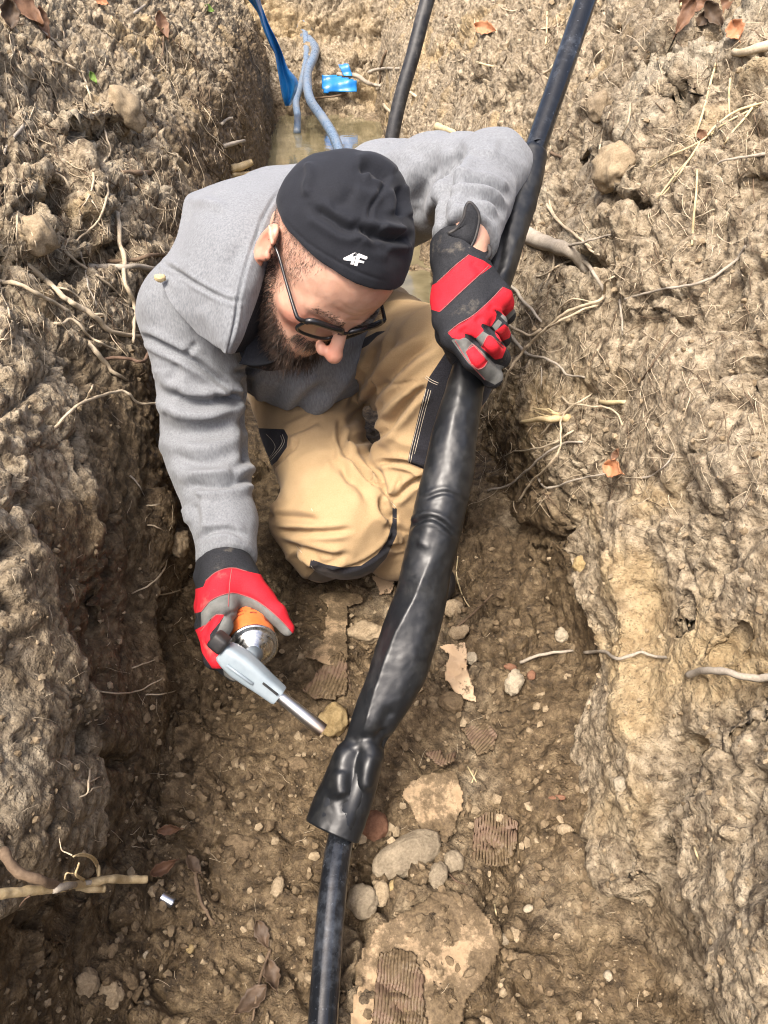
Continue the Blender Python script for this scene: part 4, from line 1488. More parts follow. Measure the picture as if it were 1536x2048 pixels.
# ------------------------------------------------------------------ person: trousers
def trousers():
    g = Sdf(np.arange(-.34, .24, .0038), np.arange(.80, 1.70, .0038), np.arange(.0, .56, .0038))
    g.cap(hipA, hipB, .125, .125, k=0)
    g.cap(hipA, knA, .108, .086, k=.03)
    g.ell(knA + np.array([.0, .0, -.005]), (.088, .088, .094), k=.03)
    g.cap(knA + np.array([-.02, .04, -.02]), anA, .08, .06, k=.02)
    g.cap(P(600, 1040, 1.30), P(640, 1120, 1.33), .055, .04, k=.03)
    g.cap(hipB, knB, .124, .088, k=.03)
    g.cap(knB, P(838, 900, 1.25), .086, .066, k=.03)
    g.cap(P(835, 900, 1.25), P(800, 1020, 1.30), .066, .062, k=.03)
    g.cap(P(800, 1020, 1.30), P(790, 1100, 1.33), .062, .056, k=.02)
    g.half((0, 0, .012), (0, 0, -1), .006)
    V, F = g.mesh()
    V = smooth_mesh(V, F, 3, .5)
    N = vnormals(V, F)
    d = fold_noise(V, hipB, knB, 17, 250, .0045) + fold_noise(V, hipA, knA, 12, 262, .003) + fold_noise(V, P(835, 860, 1.25), anB, 22, 254, .006) + .004 * fbm(V * 8, 2, 257) + .0012 * fbm(V * 24, 2, 258)
    V = V + N * d[:, None]
    N = vnormals(V, F)
    c5 = cr(450, 640, 2.793)
    L = [
        (c5([(300, 1175), (420, 1180), (560, 1185), (700, 1170)]), 6, -.004, .003),
        (c5([(280, 1100), (400, 1105), (520, 1120)]), 8, -.003, .003),
        (c5([(340, 1250), (480, 1290), (600, 1320), (680, 1310)]), 7, -.005, .004),
        (c5([(480, 1310), (560, 1350), (640, 1345)]), 5, -.004, .003),
        (c5([(380, 1280), (420, 1340), (500, 1400)]), 8, -.005, .004),
        (c5([(640, 560), (645, 680), (700, 780), (790, 880), (870, 950)]), 6, -.006, .004),
        (c5([(660, 740), (670, 850), (700, 900)]), 6, -.003, .003),
        (c5([(600, 760), (660, 860), (760, 940), (800, 1020)]), 9, -.003, .002),
        (c5([(870, 980), (880, 1060), (930, 1110)]), 7, -.006, .004),
        (c5([(920, 1020), (940, 1090), (900, 1180)]), 5, -.003),
        (c5([(400, 640), (395, 700), (330, 760), (240, 860)]), 4, -.003, .001),
        (c5([(520, 560), (440, 600), (340, 640)]), 7, -.003, .003),
        (c5([(200, 1010), (230, 1060), (260, 1110)]), 8, -.004, .003),
        # raised thigh
        (c5([(1180, 110), (1020, 220), (880, 360), (760, 500), (660, 600)]), 10, -.006, .005),
        (c5([(960, 100), (860, 240), (760, 400), (690, 520)]), 9, -.005, .004),
        (c5([(880, 130), (800, 260), (720, 420), (660, 520)]), 7, -.004, .003),
        (c5([(1120, 340), (1000, 350), (900, 360), (800, 400)]), 3, -.0025),
        (c5([(950, 580), (850, 650), (720, 680), (660, 660)]), 8, -.004, .004),
        (c5([(1130, 370), (1040, 440), (960, 540), (900, 600)]), 8, -.006, .005),
        (c5([(860, 540), (960, 460), (1060, 380)]), 10, .004),
        # shin
        (c5([(850, 820), (900, 960), (930, 1000)]), 7, -.004, .004),
        (c5([(1120, 870), (1020, 930), (940, 1010)]), 6, -.005, .004),
        (c5([(980, 880), (960, 940), (920, 990)]), 4, -.003, .002),
        (c5([(850, 800), (940, 790), (1020, 800), (1130, 840)]), 5, -.004, .004),
        (c5([(920, 1150), (980, 1180), (1010, 1200)]), 7, -.004, .003),
        (c5([(900, 1270), (960, 1260), (1000, 1250)]), 5, -.004, .003),
        (c5([(470, 1340), (600, 1385), (720, 1375), (830, 1320), (910, 1240), (950, 1120)]), 4, -.003, .0015),
    ]
    V = strokes(V, N, L, amp=1.7, wide=.95)
    pp, s = proj(V)
    fc = facing(V, N) > -.15
    polys = [
        c5([(480, 1335), (560, 1365), (660, 1383), (760, 1372), (850, 1310), (905, 1235), (935, 1130), (935, 1040), (960, 1050), (960, 1200), (900, 1330), (800, 1440), (640, 1480), (460, 1450), (470, 1430), (505, 1395), (470, 1385)]),
        c5([(90, 600), (330, 610), (352, 650), (345, 710), (290, 790), (190, 870), (100, 900), (60, 800)]),
        c5([(1140, 320), (1260, 140), (1340, 60), (1450, 60), (1500, 400), (1140, 860), (1130, 842), (1020, 795), (1030, 740), (1060, 620), (1090, 490), (1120, 390)]),
        c5([(755, 165), (760, 110), (850, 65), (905, 58), (850, 90), (800, 140)]),
    ]
    blk = np.full(len(V), -30.)
    far = (V[:, 1] > .0)
    for i, p in enumerate(polys):
        m = fc.copy()
        if i == 2: m &= (V[:, 0] > -.02)
        if i == 0: m &= (V[:, 2] < .22) & (V[:, 1] < 1.2)
        blk = np.where(m, np.maximum(blk, poly_sd(pp, p)), blk)
    blk = np.clip(blk, -30, 30)
    o = link_mesh('trousers', V, F, [TAN], parent=person)
    attr(o, 'black', blk)
    return o, V, F
tr_o, trV, trF = trousers()
TRB = BVHTree.FromPolygons(trV.tolist(), trF.tolist())

def stitching():
    c5 = cr(450, 640, 2.793)
    lines = [[(1125, 385), (1095, 500), (1065, 620), (1035, 740), (1026, 795)], [(1138, 388), (1107, 500), (1077, 620), (1047, 745), (1037, 797)], [(1150, 392), (1119, 505), (1089, 625), (1059, 748)],
             [(1118, 322), (1150, 345), (1186, 362)], [(1124, 312), (1156, 335), (1192, 352)],
             [(322, 640), (330, 690), (270, 770), (180, 855)], [(312, 645), (318, 690), (258, 768), (170, 845)],
             [(232, 638), (270, 680), (280, 720), (240, 780), (190, 830)],
             [(480, 1372), (500, 1395)], [(925, 1015), (955, 1045)], [(400, 1265), (430, 1300)]]
    parts = []
    for l in lines:
        q = spline(np.array(c5(l)), 61)
        pts = np.array([onto(TRB, a, b, .0006) for a, b in q])
        parts.append(tube(pts, .00036, 4))
    V, F = merge(parts)
    M = Mat('pale_thread')
    tag(link_mesh('stitching', V, F, [M.done((.62, .56, .45), .8)], parent=tr_o), kind='stuff')
stitching()

def boot():
    g = Sdf(np.arange(-.1, .2, .005), np.arange(.74, 1.2, .005), np.arange(-.01, .2, .005))
    a = np.array([anB[0], anB[1] + .03, .0])
    f = np.array([.6, -.8, 0]); f /= np.linalg.norm(f)
    g.cap(a + [0, 0, .12], a + [0, 0, .05], .045, .045, k=0)
    g.cap(a + [0, .02, .045], a + f * .08 + [0, 0, .045], .04, .042, k=.02)
    g.half((0, 0, .008), (0, 0, -1), .006)
    V, F = g.mesh()
    V = smooth_mesh(V, F, 2)
    link_mesh('boot', V, F, [BLACKRUB], parent=person)
    g = Sdf(np.arange(-.3, .1, .006), np.arange(1.25, 1.75, .006), np.arange(-.01, .2, .006))
    g.cap(anA + [0, 0, .0], anA + [0, .06, -.01], .046, .046, k=0)
    g.cap(anA + [0, .06, -.01], anA + [.0, .2, -.015], .045, .04, k=.02)
    V, F = g.mesh()
    link_mesh('boot', smooth_mesh(V, F, 2), F, [BLACKRUB], parent=person)
boot()

# ------------------------------------------------------------------ person: gloves
def finish_glove(g, red, grey, lines, name, seed):
    V, F = g.mesh()
    V = smooth_mesh(V, F, 2, .5)
    N = vnormals(V, F)
    V = V + N * (.0008 * fbm(V * 45, 2, seed) + .0010 * fbm(V * 18, 2, seed + 3))[:, None]
    V = strokes(V, N, lines)
    pp, s = proj(V)
    fc = facing(V, N) > -.1
    r = np.full(len(V), -20.); k = np.full(len(V), -20.)
    for p in red: r = np.where(fc, np.maximum(r, poly_sd(pp, p)), r)
    for p in grey: k = np.where(fc, np.maximum(k, poly_sd(pp, p)), k)
    o = link_mesh(name, V, F, [GLOVE], parent=person)
    attr(o, 'red', np.clip(r, -20, 20)); attr(o, 'grey', np.clip(k, -20, 20))
    return o, V, F

M = Mat('red_grey_thread')
PIPING = M.done((.24, .07, .07), .8)
def piping(o, V, F, lines):
    """sewn seams standing a little proud of the glove"""
    b = BVHTree.FromPolygons(V.tolist(), F.tolist())
    for l in lines:
        q = spline(np.array(l), 30)
        link_mesh('seam', *tube(np.array([onto(b, x, y, .0003) for x, y in q]), .00075, 6), [PIPING], parent=o)

def glove_on_pipe():
    c = np.array([P(940, 620, 1.0)])[0]
    g = Sdf(np.arange(c[0] - .13, c[0] + .15, .0021), np.arange(c[1] - .17, c[1] + .17, .0021), np.arange(c[2] - .16, c[2] + .15, .0021))
    k = cr(820, 380, 4.877)
    wr = P(916, 508, .995)
    kn = [P(908, 672, .955), P(940, 650, .950), P(972, 622, .958), P(998, 592, .975)]   # index .. little finger knuckles
    pip = [P(948, 720, .955), P(978, 686, .952), P(993, 648, .965), P(1008, 606, .985)]
    tip = [P(985, 755, .99), P(1000, 716, .995), P(1002, 676, 1.0), P(1012, 630, 1.012)]
    end = [P(980, 756, 1.045), P(992, 724, 1.06), P(992, 684, 1.065), P(1000, 636, 1.07)]
    rr = [.0146, .0140, .0134, .0124]
    for i in range(4):
        g.cap(wr + (kn[i] - wr) * .15, kn[i], .021, .0165, k=.022)
    g.cap(kn[0], kn[3], .015, .0145, k=.012)
    g.cap(P(905, 530, .99), P(890, 640, .975), .020, .018, k=.02)
    f = []
    for i in range(4):
        g.cap(kn[i], pip[i], rr[i] * 1.02, rr[i], k=.005)
        g.cap(pip[i], tip[i], rr[i], rr[i] * .95, k=.005)
        g.cap(tip[i], end[i], rr[i] * .95, rr[i] * .85, k=.005)
    # thumb leaves the side of the palm and closes behind the sleeve
    g.cap(P(892, 600, .99), P(896, 668, 1.0), .019, .0165, k=.014)
    g.cap(P(896, 668, 1.0), P(918, 712, 1.035), .0165, .0145, k=.008)
    g.cap(P(918, 712, 1.035), P(945, 722, 1.085), .0145, .012, k=.006)
    # cuff
    g.cap(P(908, 478, 1.0), P(920, 540, .992), .0335, .0315, k=.012)
    g.cap(P(893, 515, 1.0), P(944, 508, 1.0), .020, .022, k=.012)
    g.half(P(912, 474, 1.0), P(896, 440, 1.01) - P(922, 540, .99), .003, P(912, 474, 1.0) - .07, P(912, 474, 1.0) + .07)
    red = [k(p) for p in (
        [(150, 960), (262, 905), (330, 850), (440, 740), (570, 630), (720, 690), (800, 745), (640, 860), (480, 1010), (340, 1130), (292, 1190), (180, 1160)],
        [(370, 1395), (470, 1310), (620, 1220), (780, 1080), (905, 945), (990, 980), (1045, 1090), (1020, 1150), (930, 1235), (880, 1190), (820, 1155), (845, 1210), (835, 1260), (790, 1335), (700, 1300), (692, 1330), (720, 1370), (640, 1450), (600, 1420), (520, 1395), (545, 1430), (480, 1460), (410, 1440)],
        [(545, 1580), (620, 1515), (755, 1670), (720, 1725), (660, 1745), (600, 1700)],
        [(690, 1530), (775, 1410), (940, 1540), (900, 1640), (830, 1655)],
        [(825, 1380), (920, 1310), (990, 1360), (975, 1440), (890, 1480), (845, 1430)])]
    grey = [k(p) for p in ([(400, 1460), (545, 1440), (690, 1560), (820, 1690), (920, 1720), (910, 1850), (830, 1900), (730, 1850), (560, 1680)],
                           [(640, 1450), (700, 1370), (780, 1420), (700, 1520)], [(800, 1330), (860, 1260), (900, 1290), (840, 1380)], [(880, 1230), (1010, 1130), (1040, 1180), (940, 1290)])]
    lines = [(k([(270, 900), (440, 740), (575, 630)]), 3, -.0015), (k([(300, 1190), (480, 1010), (765, 745)]), 3, -.0016), (k([(370, 1395), (620, 1220), (905, 955)]), 3, -.0016),
             (k([(510, 1390), (600, 1450), (720, 1560), (820, 1680)]), 4, -.004), (k([(700, 1310), (780, 1360), (850, 1440), (930, 1560)]), 4, -.004), (k([(820, 1160), (880, 1230), (950, 1300)]), 4, -.004),
             (k([(540, 1570), (620, 1510)]), 3, -.0012), (k([(755, 1670), (670, 1745)]), 3, -.0012), (k([(440, 1460), (560, 1640), (730, 1850)]), 3, -.0015), (k([(600, 700), (700, 790)]), 8, -.002, .001), (k([(480, 1400), (560, 1350)]), 7, -.002, .0015), (k([(640, 1290), (700, 1230)]), 7, -.002, .0015), (k([(780, 1190), (820, 1110)]), 7, -.002, .0015), (k([(330, 700), (420, 640)]), 10, -.0015, .001), (k([(560, 1540), (640, 1480)]), 5, -.0016, .001)]
    o, V, F = finish_glove(g, red, grey, lines, 'work_glove', 260)
    piping(o, V, F, [k(p) for p in ([(262, 905), (440, 740), (575, 632)], [(292, 1190), (480, 1010), (640, 862), (765, 745)], [(370, 1392), (470, 1310), (620, 1220), (780, 1080), (905, 948)],
                     [(545, 1580), (620, 1515), (755, 1670)], [(755, 1670), (720, 1725), (660, 1745), (600, 1700)], [(700, 1530), (775, 1420), (905, 1540)], [(440, 1470), (560, 1660), (730, 1850)])])
    # pull tab standing up at the wrist, bound at its edge
    prof = k([(375, 425), (450, 380), (520, 280), (545, 170), (580, 122), (640, 175), (672, 250), (665, 350), (630, 480), (590, 560)])
    base = P(917, 485, .955)
    n = len(prof)
    sdep = [.966, .962, .955, .95, .948, .95, .953, .957, .961, .964]
    out = spline(np.array([P(a, b, s) for (a, b), s in zip(prof, sdep)]), 50)
    c = out.mean(0)
    V = np.concatenate([out, c + (out - c) * .5, [c]])
    nn = len(out)
    a = np.arange(nn); b = (a + 1) % nn
    q = np.stack([a, b, nn + b, nn + a], 1)
    t = np.stack([nn + a, nn + b, np.full(nn, 2 * nn)], 1)
    tb = link_mesh('pull_tab', V, [q, t], [GLOVE], parent=o)
    attr(tb, 'red', np.full(len(V), -20.)); attr(tb, 'grey', np.full(len(V), -20.))
    s = tb.modifiers.new('thickness', 'SOLIDIFY'); s.thickness = .004; s.offset = 0
    link_mesh('binding', *tube(out, .0024, 8), [BLACKRUB], parent=o)
    q = spline(np.array(k([(575, 560), (585, 610), (640, 650), (700, 675), (750, 665), (780, 620), (770, 560), (745, 540)])), 40)
    sd = np.interp(np.arange(40), [0, 18, 26, 39], [.962, .965, .975, .985])
    link_mesh('binding', *tube(np.array([P(a, b, s) for (a, b), s in zip(q, sd)]), .0032, 8), [BLACKRUB], parent=o)
glove_on_pipe()

def glove_on_torch():
    c = P(480, 1220, 1.06)
    g = Sdf(np.arange(c[0] - .13, c[0] + .13, .0021), np.arange(c[1] - .16, c[1] + .15, .0021), np.arange(c[2] - .14, c[2] + .15, .0021))
    k = cr(340, 1040, 4.042)
    wr = P(452, 1128, 1.085)
    mcp = [P(448, 1226, 1.02), P(428, 1232, 1.03), P(420, 1225, 1.055), P(412, 1212, 1.085)]
    for i in range(4):
        g.cap(wr + (mcp[i] - wr) * .2, mcp[i], .026, .0175, k=.022)
    # thumb: ball of the thumb, then two joints reaching round the can
    g.cap(P(478, 1140, 1.075), P(520, 1195, 1.05), .023, .018, k=.022)
    g.cap(P(520, 1195, 1.05), P(552, 1228, 1.04), .0165, .0145, k=.01)
    g.cap(P(552, 1228, 1.04), P(574, 1258, 1.04), .0145, .0115, k=.006)
    # web of the hand over the can's shoulder
    g.cap(P(462, 1205, 1.06), P(518, 1200, 1.065), .016, .015, k=.016)
    # forefinger bends to the trigger
    g.cap(mcp[0], P(443, 1250, .985), .0150, .0145, k=.006)
    g.cap(P(443, 1250, .985), P(428, 1280, .965), .0140, .0125, k=.006)
    # middle, ring and little finger wrap the far side of the can
    g.cap(mcp[1], P(424, 1268, .995), .0150, .0145, k=.006)
    g.cap(P(424, 1268, .995), P(438, 1318, .985), .0142, .0138, k=.005)
    g.cap(P(438, 1318, .985), P(468, 1345, 1.0), .0136, .0125, k=.005)
    g.cap(mcp[2], P(416, 1262, 1.03), .0148, .0142, k=.006)
    g.cap(P(416, 1262, 1.03), P(428, 1318, 1.03), .014, .0135, k=.005)
    g.cap(P(428, 1318, 1.03), P(460, 1335, 1.05), .0132, .012, k=.005)
    g.cap(mcp[3], P(408, 1250, 1.075), .0135, .013, k=.006)
    g.cap(P(408, 1250, 1.075), P(424, 1295, 1.08), .0128, .012, k=.005)
    # cuff
    g.cap(P(450, 1112, 1.095), P(452, 1150, 1.08), .0345, .0345, k=.012)
    g.cap(P(418, 1130, 1.09), P(404, 1152, 1.085), .018, .012, k=.012)
    red = [k(p) for p in (
        [(270, 540), (290, 490), (360, 430), (440, 395), (520, 388), (620, 415), (740, 440), (840, 540), (940, 650), (1040, 790), (1060, 900), (1010, 940), (970, 890), (900, 810), (800, 720), (700, 650), (600, 610), (500, 590), (400, 615), (320, 660), (255, 740), (180, 760), (200, 560)],
        [(180, 900), (300, 840), (370, 770), (440, 768), (400, 830), (340, 900), (320, 930), (330, 1020), (380, 1080), (430, 1120), (420, 1200), (340, 1200), (250, 1060), (190, 960)])]
    grey = [k(p) for p in ([(250, 750), (320, 665), (400, 618), (500, 592), (600, 612), (700, 652), (800, 722), (900, 812), (990, 915), (950, 950), (850, 880), (760, 800), (640, 760), (540, 820), (480, 960), (380, 900), (440, 768), (370, 770), (250, 900)],
                           [(420, 1170), (560, 1280), (560, 1330), (440, 1260)])]
    lines = [(k([(255, 740), (320, 660), (500, 590), (700, 650), (970, 890)]), 3, -.0015), (k([(440, 768), (520, 740), (620, 750)]), 4, -.003), (k([(500, 400), (480, 500), (470, 590), (480, 720)]), 2.5, -.0008),
             (k([(280, 530), (360, 430), (520, 385), (640, 420)]), 3, -.0016), (k([(440, 770), (400, 830), (340, 900)]), 4, -.0035)]
    o, V, F = finish_glove(g, red, grey, lines, 'work_glove', 270)
    piping(o, V, F, [k(p) for p in ([(290, 490), (360, 430), (440, 395), (520, 388), (620, 415)], [(255, 740), (320, 660), (400, 615), (500, 590), (600, 612), (700, 652), (800, 722), (900, 812), (970, 890)], [(500, 395), (485, 500), (478, 590), (470, 700)],
                     [(250, 900), (300, 840), (370, 770), (440, 768)])])
glove_on_torch()

# ------------------------------------------------------------------ the torch in the lower hand
def torch():
    k = cr(340, 1040, 4.042)
    top = P(508, 1302, 1.0)                     # rim of the can
    bot = P(486, 1195, 1.125)
    ax = top - bot
    ax /= np.linalg.norm(ax)
    bot = top - ax * .165
    t = thing('gas_torch', bot, 'gas blowtorch with orange can, grey head and steel nozzle, held in the lower glove', 'blowtorch')
    x = np.cross(ax, [0, 0, 1.]); x /= np.linalg.norm(x)
    y = np.cross(ax, x)
    def lathe(prof, n=48):
        prof = np.array(prof, float)
        th = np.linspace(0, 2 * np.pi, n, endpoint=False)
        ring = np.cos(th)[:, None] * x + np.sin(th)[:, None] * y
        V = (bot + prof[:, 1, None, None] * ax[None, None] + prof[:, 0, None, None] * ring[None]).reshape(-1, 3)
        i = np.arange(len(prof) - 1)[:, None]; j = np.arange(n)[None]
        return V, [np.stack([i * n + j, i * n + (j + 1) % n, (i + 1) * n + (j + 1) % n, (i + 1) * n + j], -1).reshape(-1, 4)]
    M = Mat('orange_can_paint')
    n1 = M.noise(40, 4, .6)
    wr = M.step(M.noise(90, 2, .5, (1, 1, .35)), .62, .66)
    c = M.mixc(M.math('MULTIPLY', wr, .35), M.ramp(n1, [(.3, (.62, .13, .03)), (.7, (.74, .22, .06))]), (.35, .03, .02))
    ORG = M.done(c, .35)
    M = Mat('brushed_steel')
    STEEL = M.done((.62, .62, .61), M.lin(M.noise(300, 2, .5, (1, 1, .1)), .3, .7, .18, .38), Metallic=1.0)
    M = Mat('grey_plastic')
    GP = M.done(M.ramp(M.noise(30, 4, .6), [(.3, (.20, .245, .275)), (.7, (.28, .33, .36))]), .42, M.bump(M.noise(400, 2, .5), .05, .0005))
    R = .033
    link_mesh('gas_can', *lathe([(0, 0), (R - .004, 0), (R, .004), (R, .148), (R - .0005, .150)]), [ORG], parent=t)
    link_mesh('can_dome', *lathe([(R - .0002, .1502), (R + .0016, .1525), (R + .0014, .1555), (R - .002, .1565), (R - .004, .1545), (.026, .158), (.019, .164), (.013, .168), (.0125, .174), (.009, .176), (0, .176)]), [STEEL], parent=t)
    # marks printed round the can
    parts = []
    for i, (a0, h0, w, hh) in enumerate([(.0, .118, .30, .004), (.0, .108, .22, .004), (.55, .118, .3, .0028), (.55, .110, .26, .0028), (-.7, .122, .4, .012), (1.3, .118, .3, .003), (-1.5, .118, .3, .003), (2.4, .12, .4, .01)]):
        for q in range(6):
            th0, th1 = a0 + w * q / 6, a0 + w * (q + .7) / 6
            vs = []
            for hgt in (h0, h0 + hh):
                for th in (th0, th1):
                    vs.append(bot + ax * hgt + (R + .0003) * (math.cos(th + 4.3) * x + math.sin(th + 4.3) * y))
            parts.append((np.array(vs), [np.array([[0, 1, 3, 2]])]))
    V, F = merge(parts)
    M = Mat('dark_red_print')
    tag(link_mesh('print', V, F, [M.done((.22, .03, .02), .5)], parent=t), kind='stuff')
    # head: tapered box from the trigger end to the nozzle
    a, b = P(446, 1300, .955), P(560, 1392, .955)
    d = b - a; L = np.linalg.norm(d); d /= L
    nrm = ax - (ax @ d) * d; nrm /= np.linalg.norm(nrm)
    w = np.cross(d, nrm)
    st = [(0, .0110, .0125), (.03, .0128, .0150), (.12, .0150, .0165), (.30, .0172, .0170), (.5, .0160, .0155), (.75, .0136, .0138), (.96, .0124, .0125), (1.0, .0114, .0115)]
    NSd = 24
    rings = []
    th = np.linspace(0, 2 * np.pi, NSd, endpoint=False) + .13
    for f, hw, hn in st:
        cx = np.sign(np.cos(th)) * np.abs(np.cos(th)) ** .45 * hw
        cn = np.sign(np.sin(th)) * np.abs(np.sin(th)) ** .45 * hn
        rings.append(a + d * (L * f) + cx[:, None] * w + cn[:, None] * nrm)
    V = np.concatenate(rings + [[a], [b]])
    n = len(st)
    i = np.arange(n - 1)[:, None]; j = np.arange(NSd)[None]
    Q = np.stack([i * NSd + j, i * NSd + (j + 1) % NSd, (i + 1) * NSd + (j + 1) % NSd, (i + 1) * NSd + j], -1).reshape(-1, 4)
    jj = np.arange(NSd)
    T3 = np.concatenate([np.stack([np.full(NSd, n * NSd), (jj + 1) % NSd, jj], 1), np.stack([np.full(NSd, n * NSd + 1), (n - 1) * NSd + jj, (n - 1) * NSd + (jj + 1) % NSd], 1)])
    hd = link_mesh('torch_head', V, [Q, T3], [GP], parent=t)
    em = hd.modifiers.new('edges', 'EDGE_SPLIT'); em.split_angle = math.radians(50)
    neckp = bot + ax * .172
    mid = a + d * (L * .30)
    link_mesh('valve_collar', *tube(np.array([neckp, mid]), .0125, 24), [GP], parent=t)
    link_mesh('side_rib', *tube(np.array([a + d * L * .18 + nrm * .0185 + w * .004, a + d * L * .6 + nrm * .0165 + w * .003]), .0022, 8), [GP], parent=hd)
    link_mesh('clip_slot', *box_bm(a + d * L * .83 + nrm * .0146 - w * .006, np.array([.012, .0012, .0012]), np.stack([d, nrm, w], 1)), [BLACKRUB], parent=hd, smooth=False)
    ta, tb = P(450, 1278, .945), P(438, 1298, .945)
    V, F = box_bm((ta + tb) / 2 + d * -.004, np.array([.011, .013, .011]), np.stack([d, nrm, w], 1))
    tg = link_mesh('trigger', V, F, [BLACKRUB], parent=t)
    bv = tg.modifiers.new('edges', 'BEVEL'); bv.width = .005; bv.segments = 3
    n0, n1 = b - d * .004, P(645, 1461, .955)
    M = Mat('heat_tinted_steel')
    f = M.attr('along')
    c = M.ramp(f, [(.55, (.60, .60, .59)), (.85, (.42, .36, .30)), (1.0, (.20, .15, .12))])
    NOZ = M.done(c, .38, Metallic=1.0)
    m = 24
    pth = np.linspace(0, 1, m)[:, None] * (n1 - n0) + n0
    V, F = tube(pth, np.linspace(.0075, .0095, m), 28, cap=False)
    vin, fin = tube(pth[::-1][:10], .0078, 28, cap=False)
    ring_o = V[-28:]
    V2, F2 = merge([(V, F), (vin, fin)])
    nV = len(V)
    nz = link_mesh('nozzle', V2, F2, [NOZ], parent=t)
    attr(nz, 'along', np.concatenate([np.repeat(np.linspace(0, 1, m), 28), np.ones(len(vin))]))
torch()
# ------------------------------------------------------------------ water lying in the far trench
def water():
    ys = np.linspace(1.85, 5.6, 60)
    xs = np.linspace(-.42, .42, 24)
    Y, X = np.meshgrid(ys, xs, indexing='ij')
    V = np.stack([(X + xc(Y)).ravel(), Y.ravel(), np.full(Y.size, .016)], 1)
    V[:, 2] += .0006 * noise(V * 9, 300)
    M = Mat('muddy_water')
    n = M.noise(14, 3, .5)
    c = M.ramp(n, [(.3, (.10, .085, .045)), (.7, (.17, .145, .085))])
    m = M.done(c, .06, M.bump(M.noise(26, 2, .5), .12, .004), Specular_IOR_Level=.6)
    tag(link_mesh('puddle_water', V, grid_faces(60, 24)[:, ::-1], [m]), kind='structure')
water()

# ------------------------------------------------------------------ stones and clods one can pick out
def icosphere(sub):
    t = (1 + 5 ** .5) / 2
    V = [(-1, t, 0), (1, t, 0), (-1, -t, 0), (1, -t, 0), (0, -1, t), (0, 1, t), (0, -1, -t), (0, 1, -t), (t, 0, -1), (t, 0, 1), (-t, 0, -1), (-t, 0, 1)]
    F = [(0, 11, 5), (0, 5, 1), (0, 1, 7), (0, 7, 10), (0, 10, 11), (1, 5, 9), (5, 11, 4), (11, 10, 2), (10, 7, 6), (7, 1, 8), (3, 9, 4), (3, 4, 2), (3, 2, 6), (3, 6, 8), (3, 8, 9), (4, 9, 5), (2, 4, 11), (6, 2, 10), (8, 6, 7), (9, 8, 1)]
    V = [np.array(v, float) / math.sqrt(1 + t * t) for v in V]
    for _ in range(sub):
        mid, G = {}, []
        def m(a, b):
            k = (min(a, b), max(a, b))
            if k not in mid:
                v = V[a] + V[b]
                V.append(v / np.linalg.norm(v)); mid[k] = len(V) - 1
            return mid[k]
        for a, b, c in F:
            x, y, z = m(a, b), m(b, c), m(c, a)
            G += [(a, x, z), (b, y, x), (c, z, y), (x, y, z)]
        F = G
    return np.array(V), np.array(F)
ICO = {k: icosphere(k) for k in (0, 2, 3, 4)}

def stone_mat(name, a, b, rough=.9):
    M = Mat(name)
    n1 = M.noise(40, 6, .7)
    n2 = M.noise(330, 4, .65)
    c = M.ramp(M.math('ADD', M.math('MULTIPLY', n1, .6), M.math('MULTIPLY', n2, .4)), [(.36, a), (.64, b)])
    bb = M.bump(n2, .5, .002)
    return M.done(c, rough, M.bump(n1, .3, .004, bb), Specular_IOR_Level=.25)
SM = {
    'grey': stone_mat('grey_stone', (.125, .100, .068), (.29, .238, .165)),
    'pale': stone_mat('pale_stone', (.22, .185, .13), (.42, .36, .265)),
    'brown': stone_mat('brown_clod', (.075, .052, .03), (.20, .145, .085)),
    'ochre': stone_mat('ochre_clay', (.20, .14, .06), (.38, .29, .15)),
    'red': stone_mat('red_brick', (.12, .058, .034), (.22, .115, .07)),
    'clodmid': stone_mat('damp_crumb', (.10, .072, .042), (.24, .18, .11)),
    'dry': stone_mat('dry_clod', (.17, .125, .075), (.36, .285, .185)),
}
_seed = [400]
def stone(px, py, w, h, ang, mat, label, name='stone', cat='stone', group=None, sub=3, lumpy=.10, sink=.25, grain=None):
    loc, nor = hit_s(px, py, max(w, h) * .6)
    d = (loc - np.array([0, 0, CAMH]))
    s = d[1] * CP - d[2] * SP
    a, b = w / 2 * s / FOC, h / 2 * s / FOC
    c = min(a, b) * .8
    _seed[0] += 3
    V, F = ICO[sub]
    sd = _seed[0]
    q = V * np.array([1, b / a, .9])
    if sub > 2:
        tl, lv, e = facets(q * 1.5 + sd, 1)
        tl2, lv2, e2 = facets(q * 5 + sd, 2)
        k = 1 + lumpy * 1.2 * fbm(q * 1.3 + sd, 2) + lumpy * (tl * .9 + lv * .8) + lumpy * .3 * (tl2 + lv2) * .5 + .03 * fbm(q * 9 + sd, 2)
        if grain:
            k = k + .018 * noise(q * np.array([1.2, 9, 6]) + sd)
    else:
        k = 1 + lumpy * 2.5 * noise(q * 1.7 + sd)
    V = V * k[:, None] * np.array([a, b, c])
    # tangent frame: the long axis follows the picked angle over the soil
    ca, sa = math.cos(ang), math.sin(ang)
    ux = XW * ca + DW * sa
    ux = ux - (ux @ nor) * nor; ux /= np.linalg.norm(ux)
    uy = np.cross(nor, ux)
    W = loc + nor * c * (1 - 2 * sink) + V[:, :1] * ux + V[:, 1:2] * uy + V[:, 2:] * nor
    return tag(link_mesh(name, W, F, [SM[mat]]), label, cat, group)

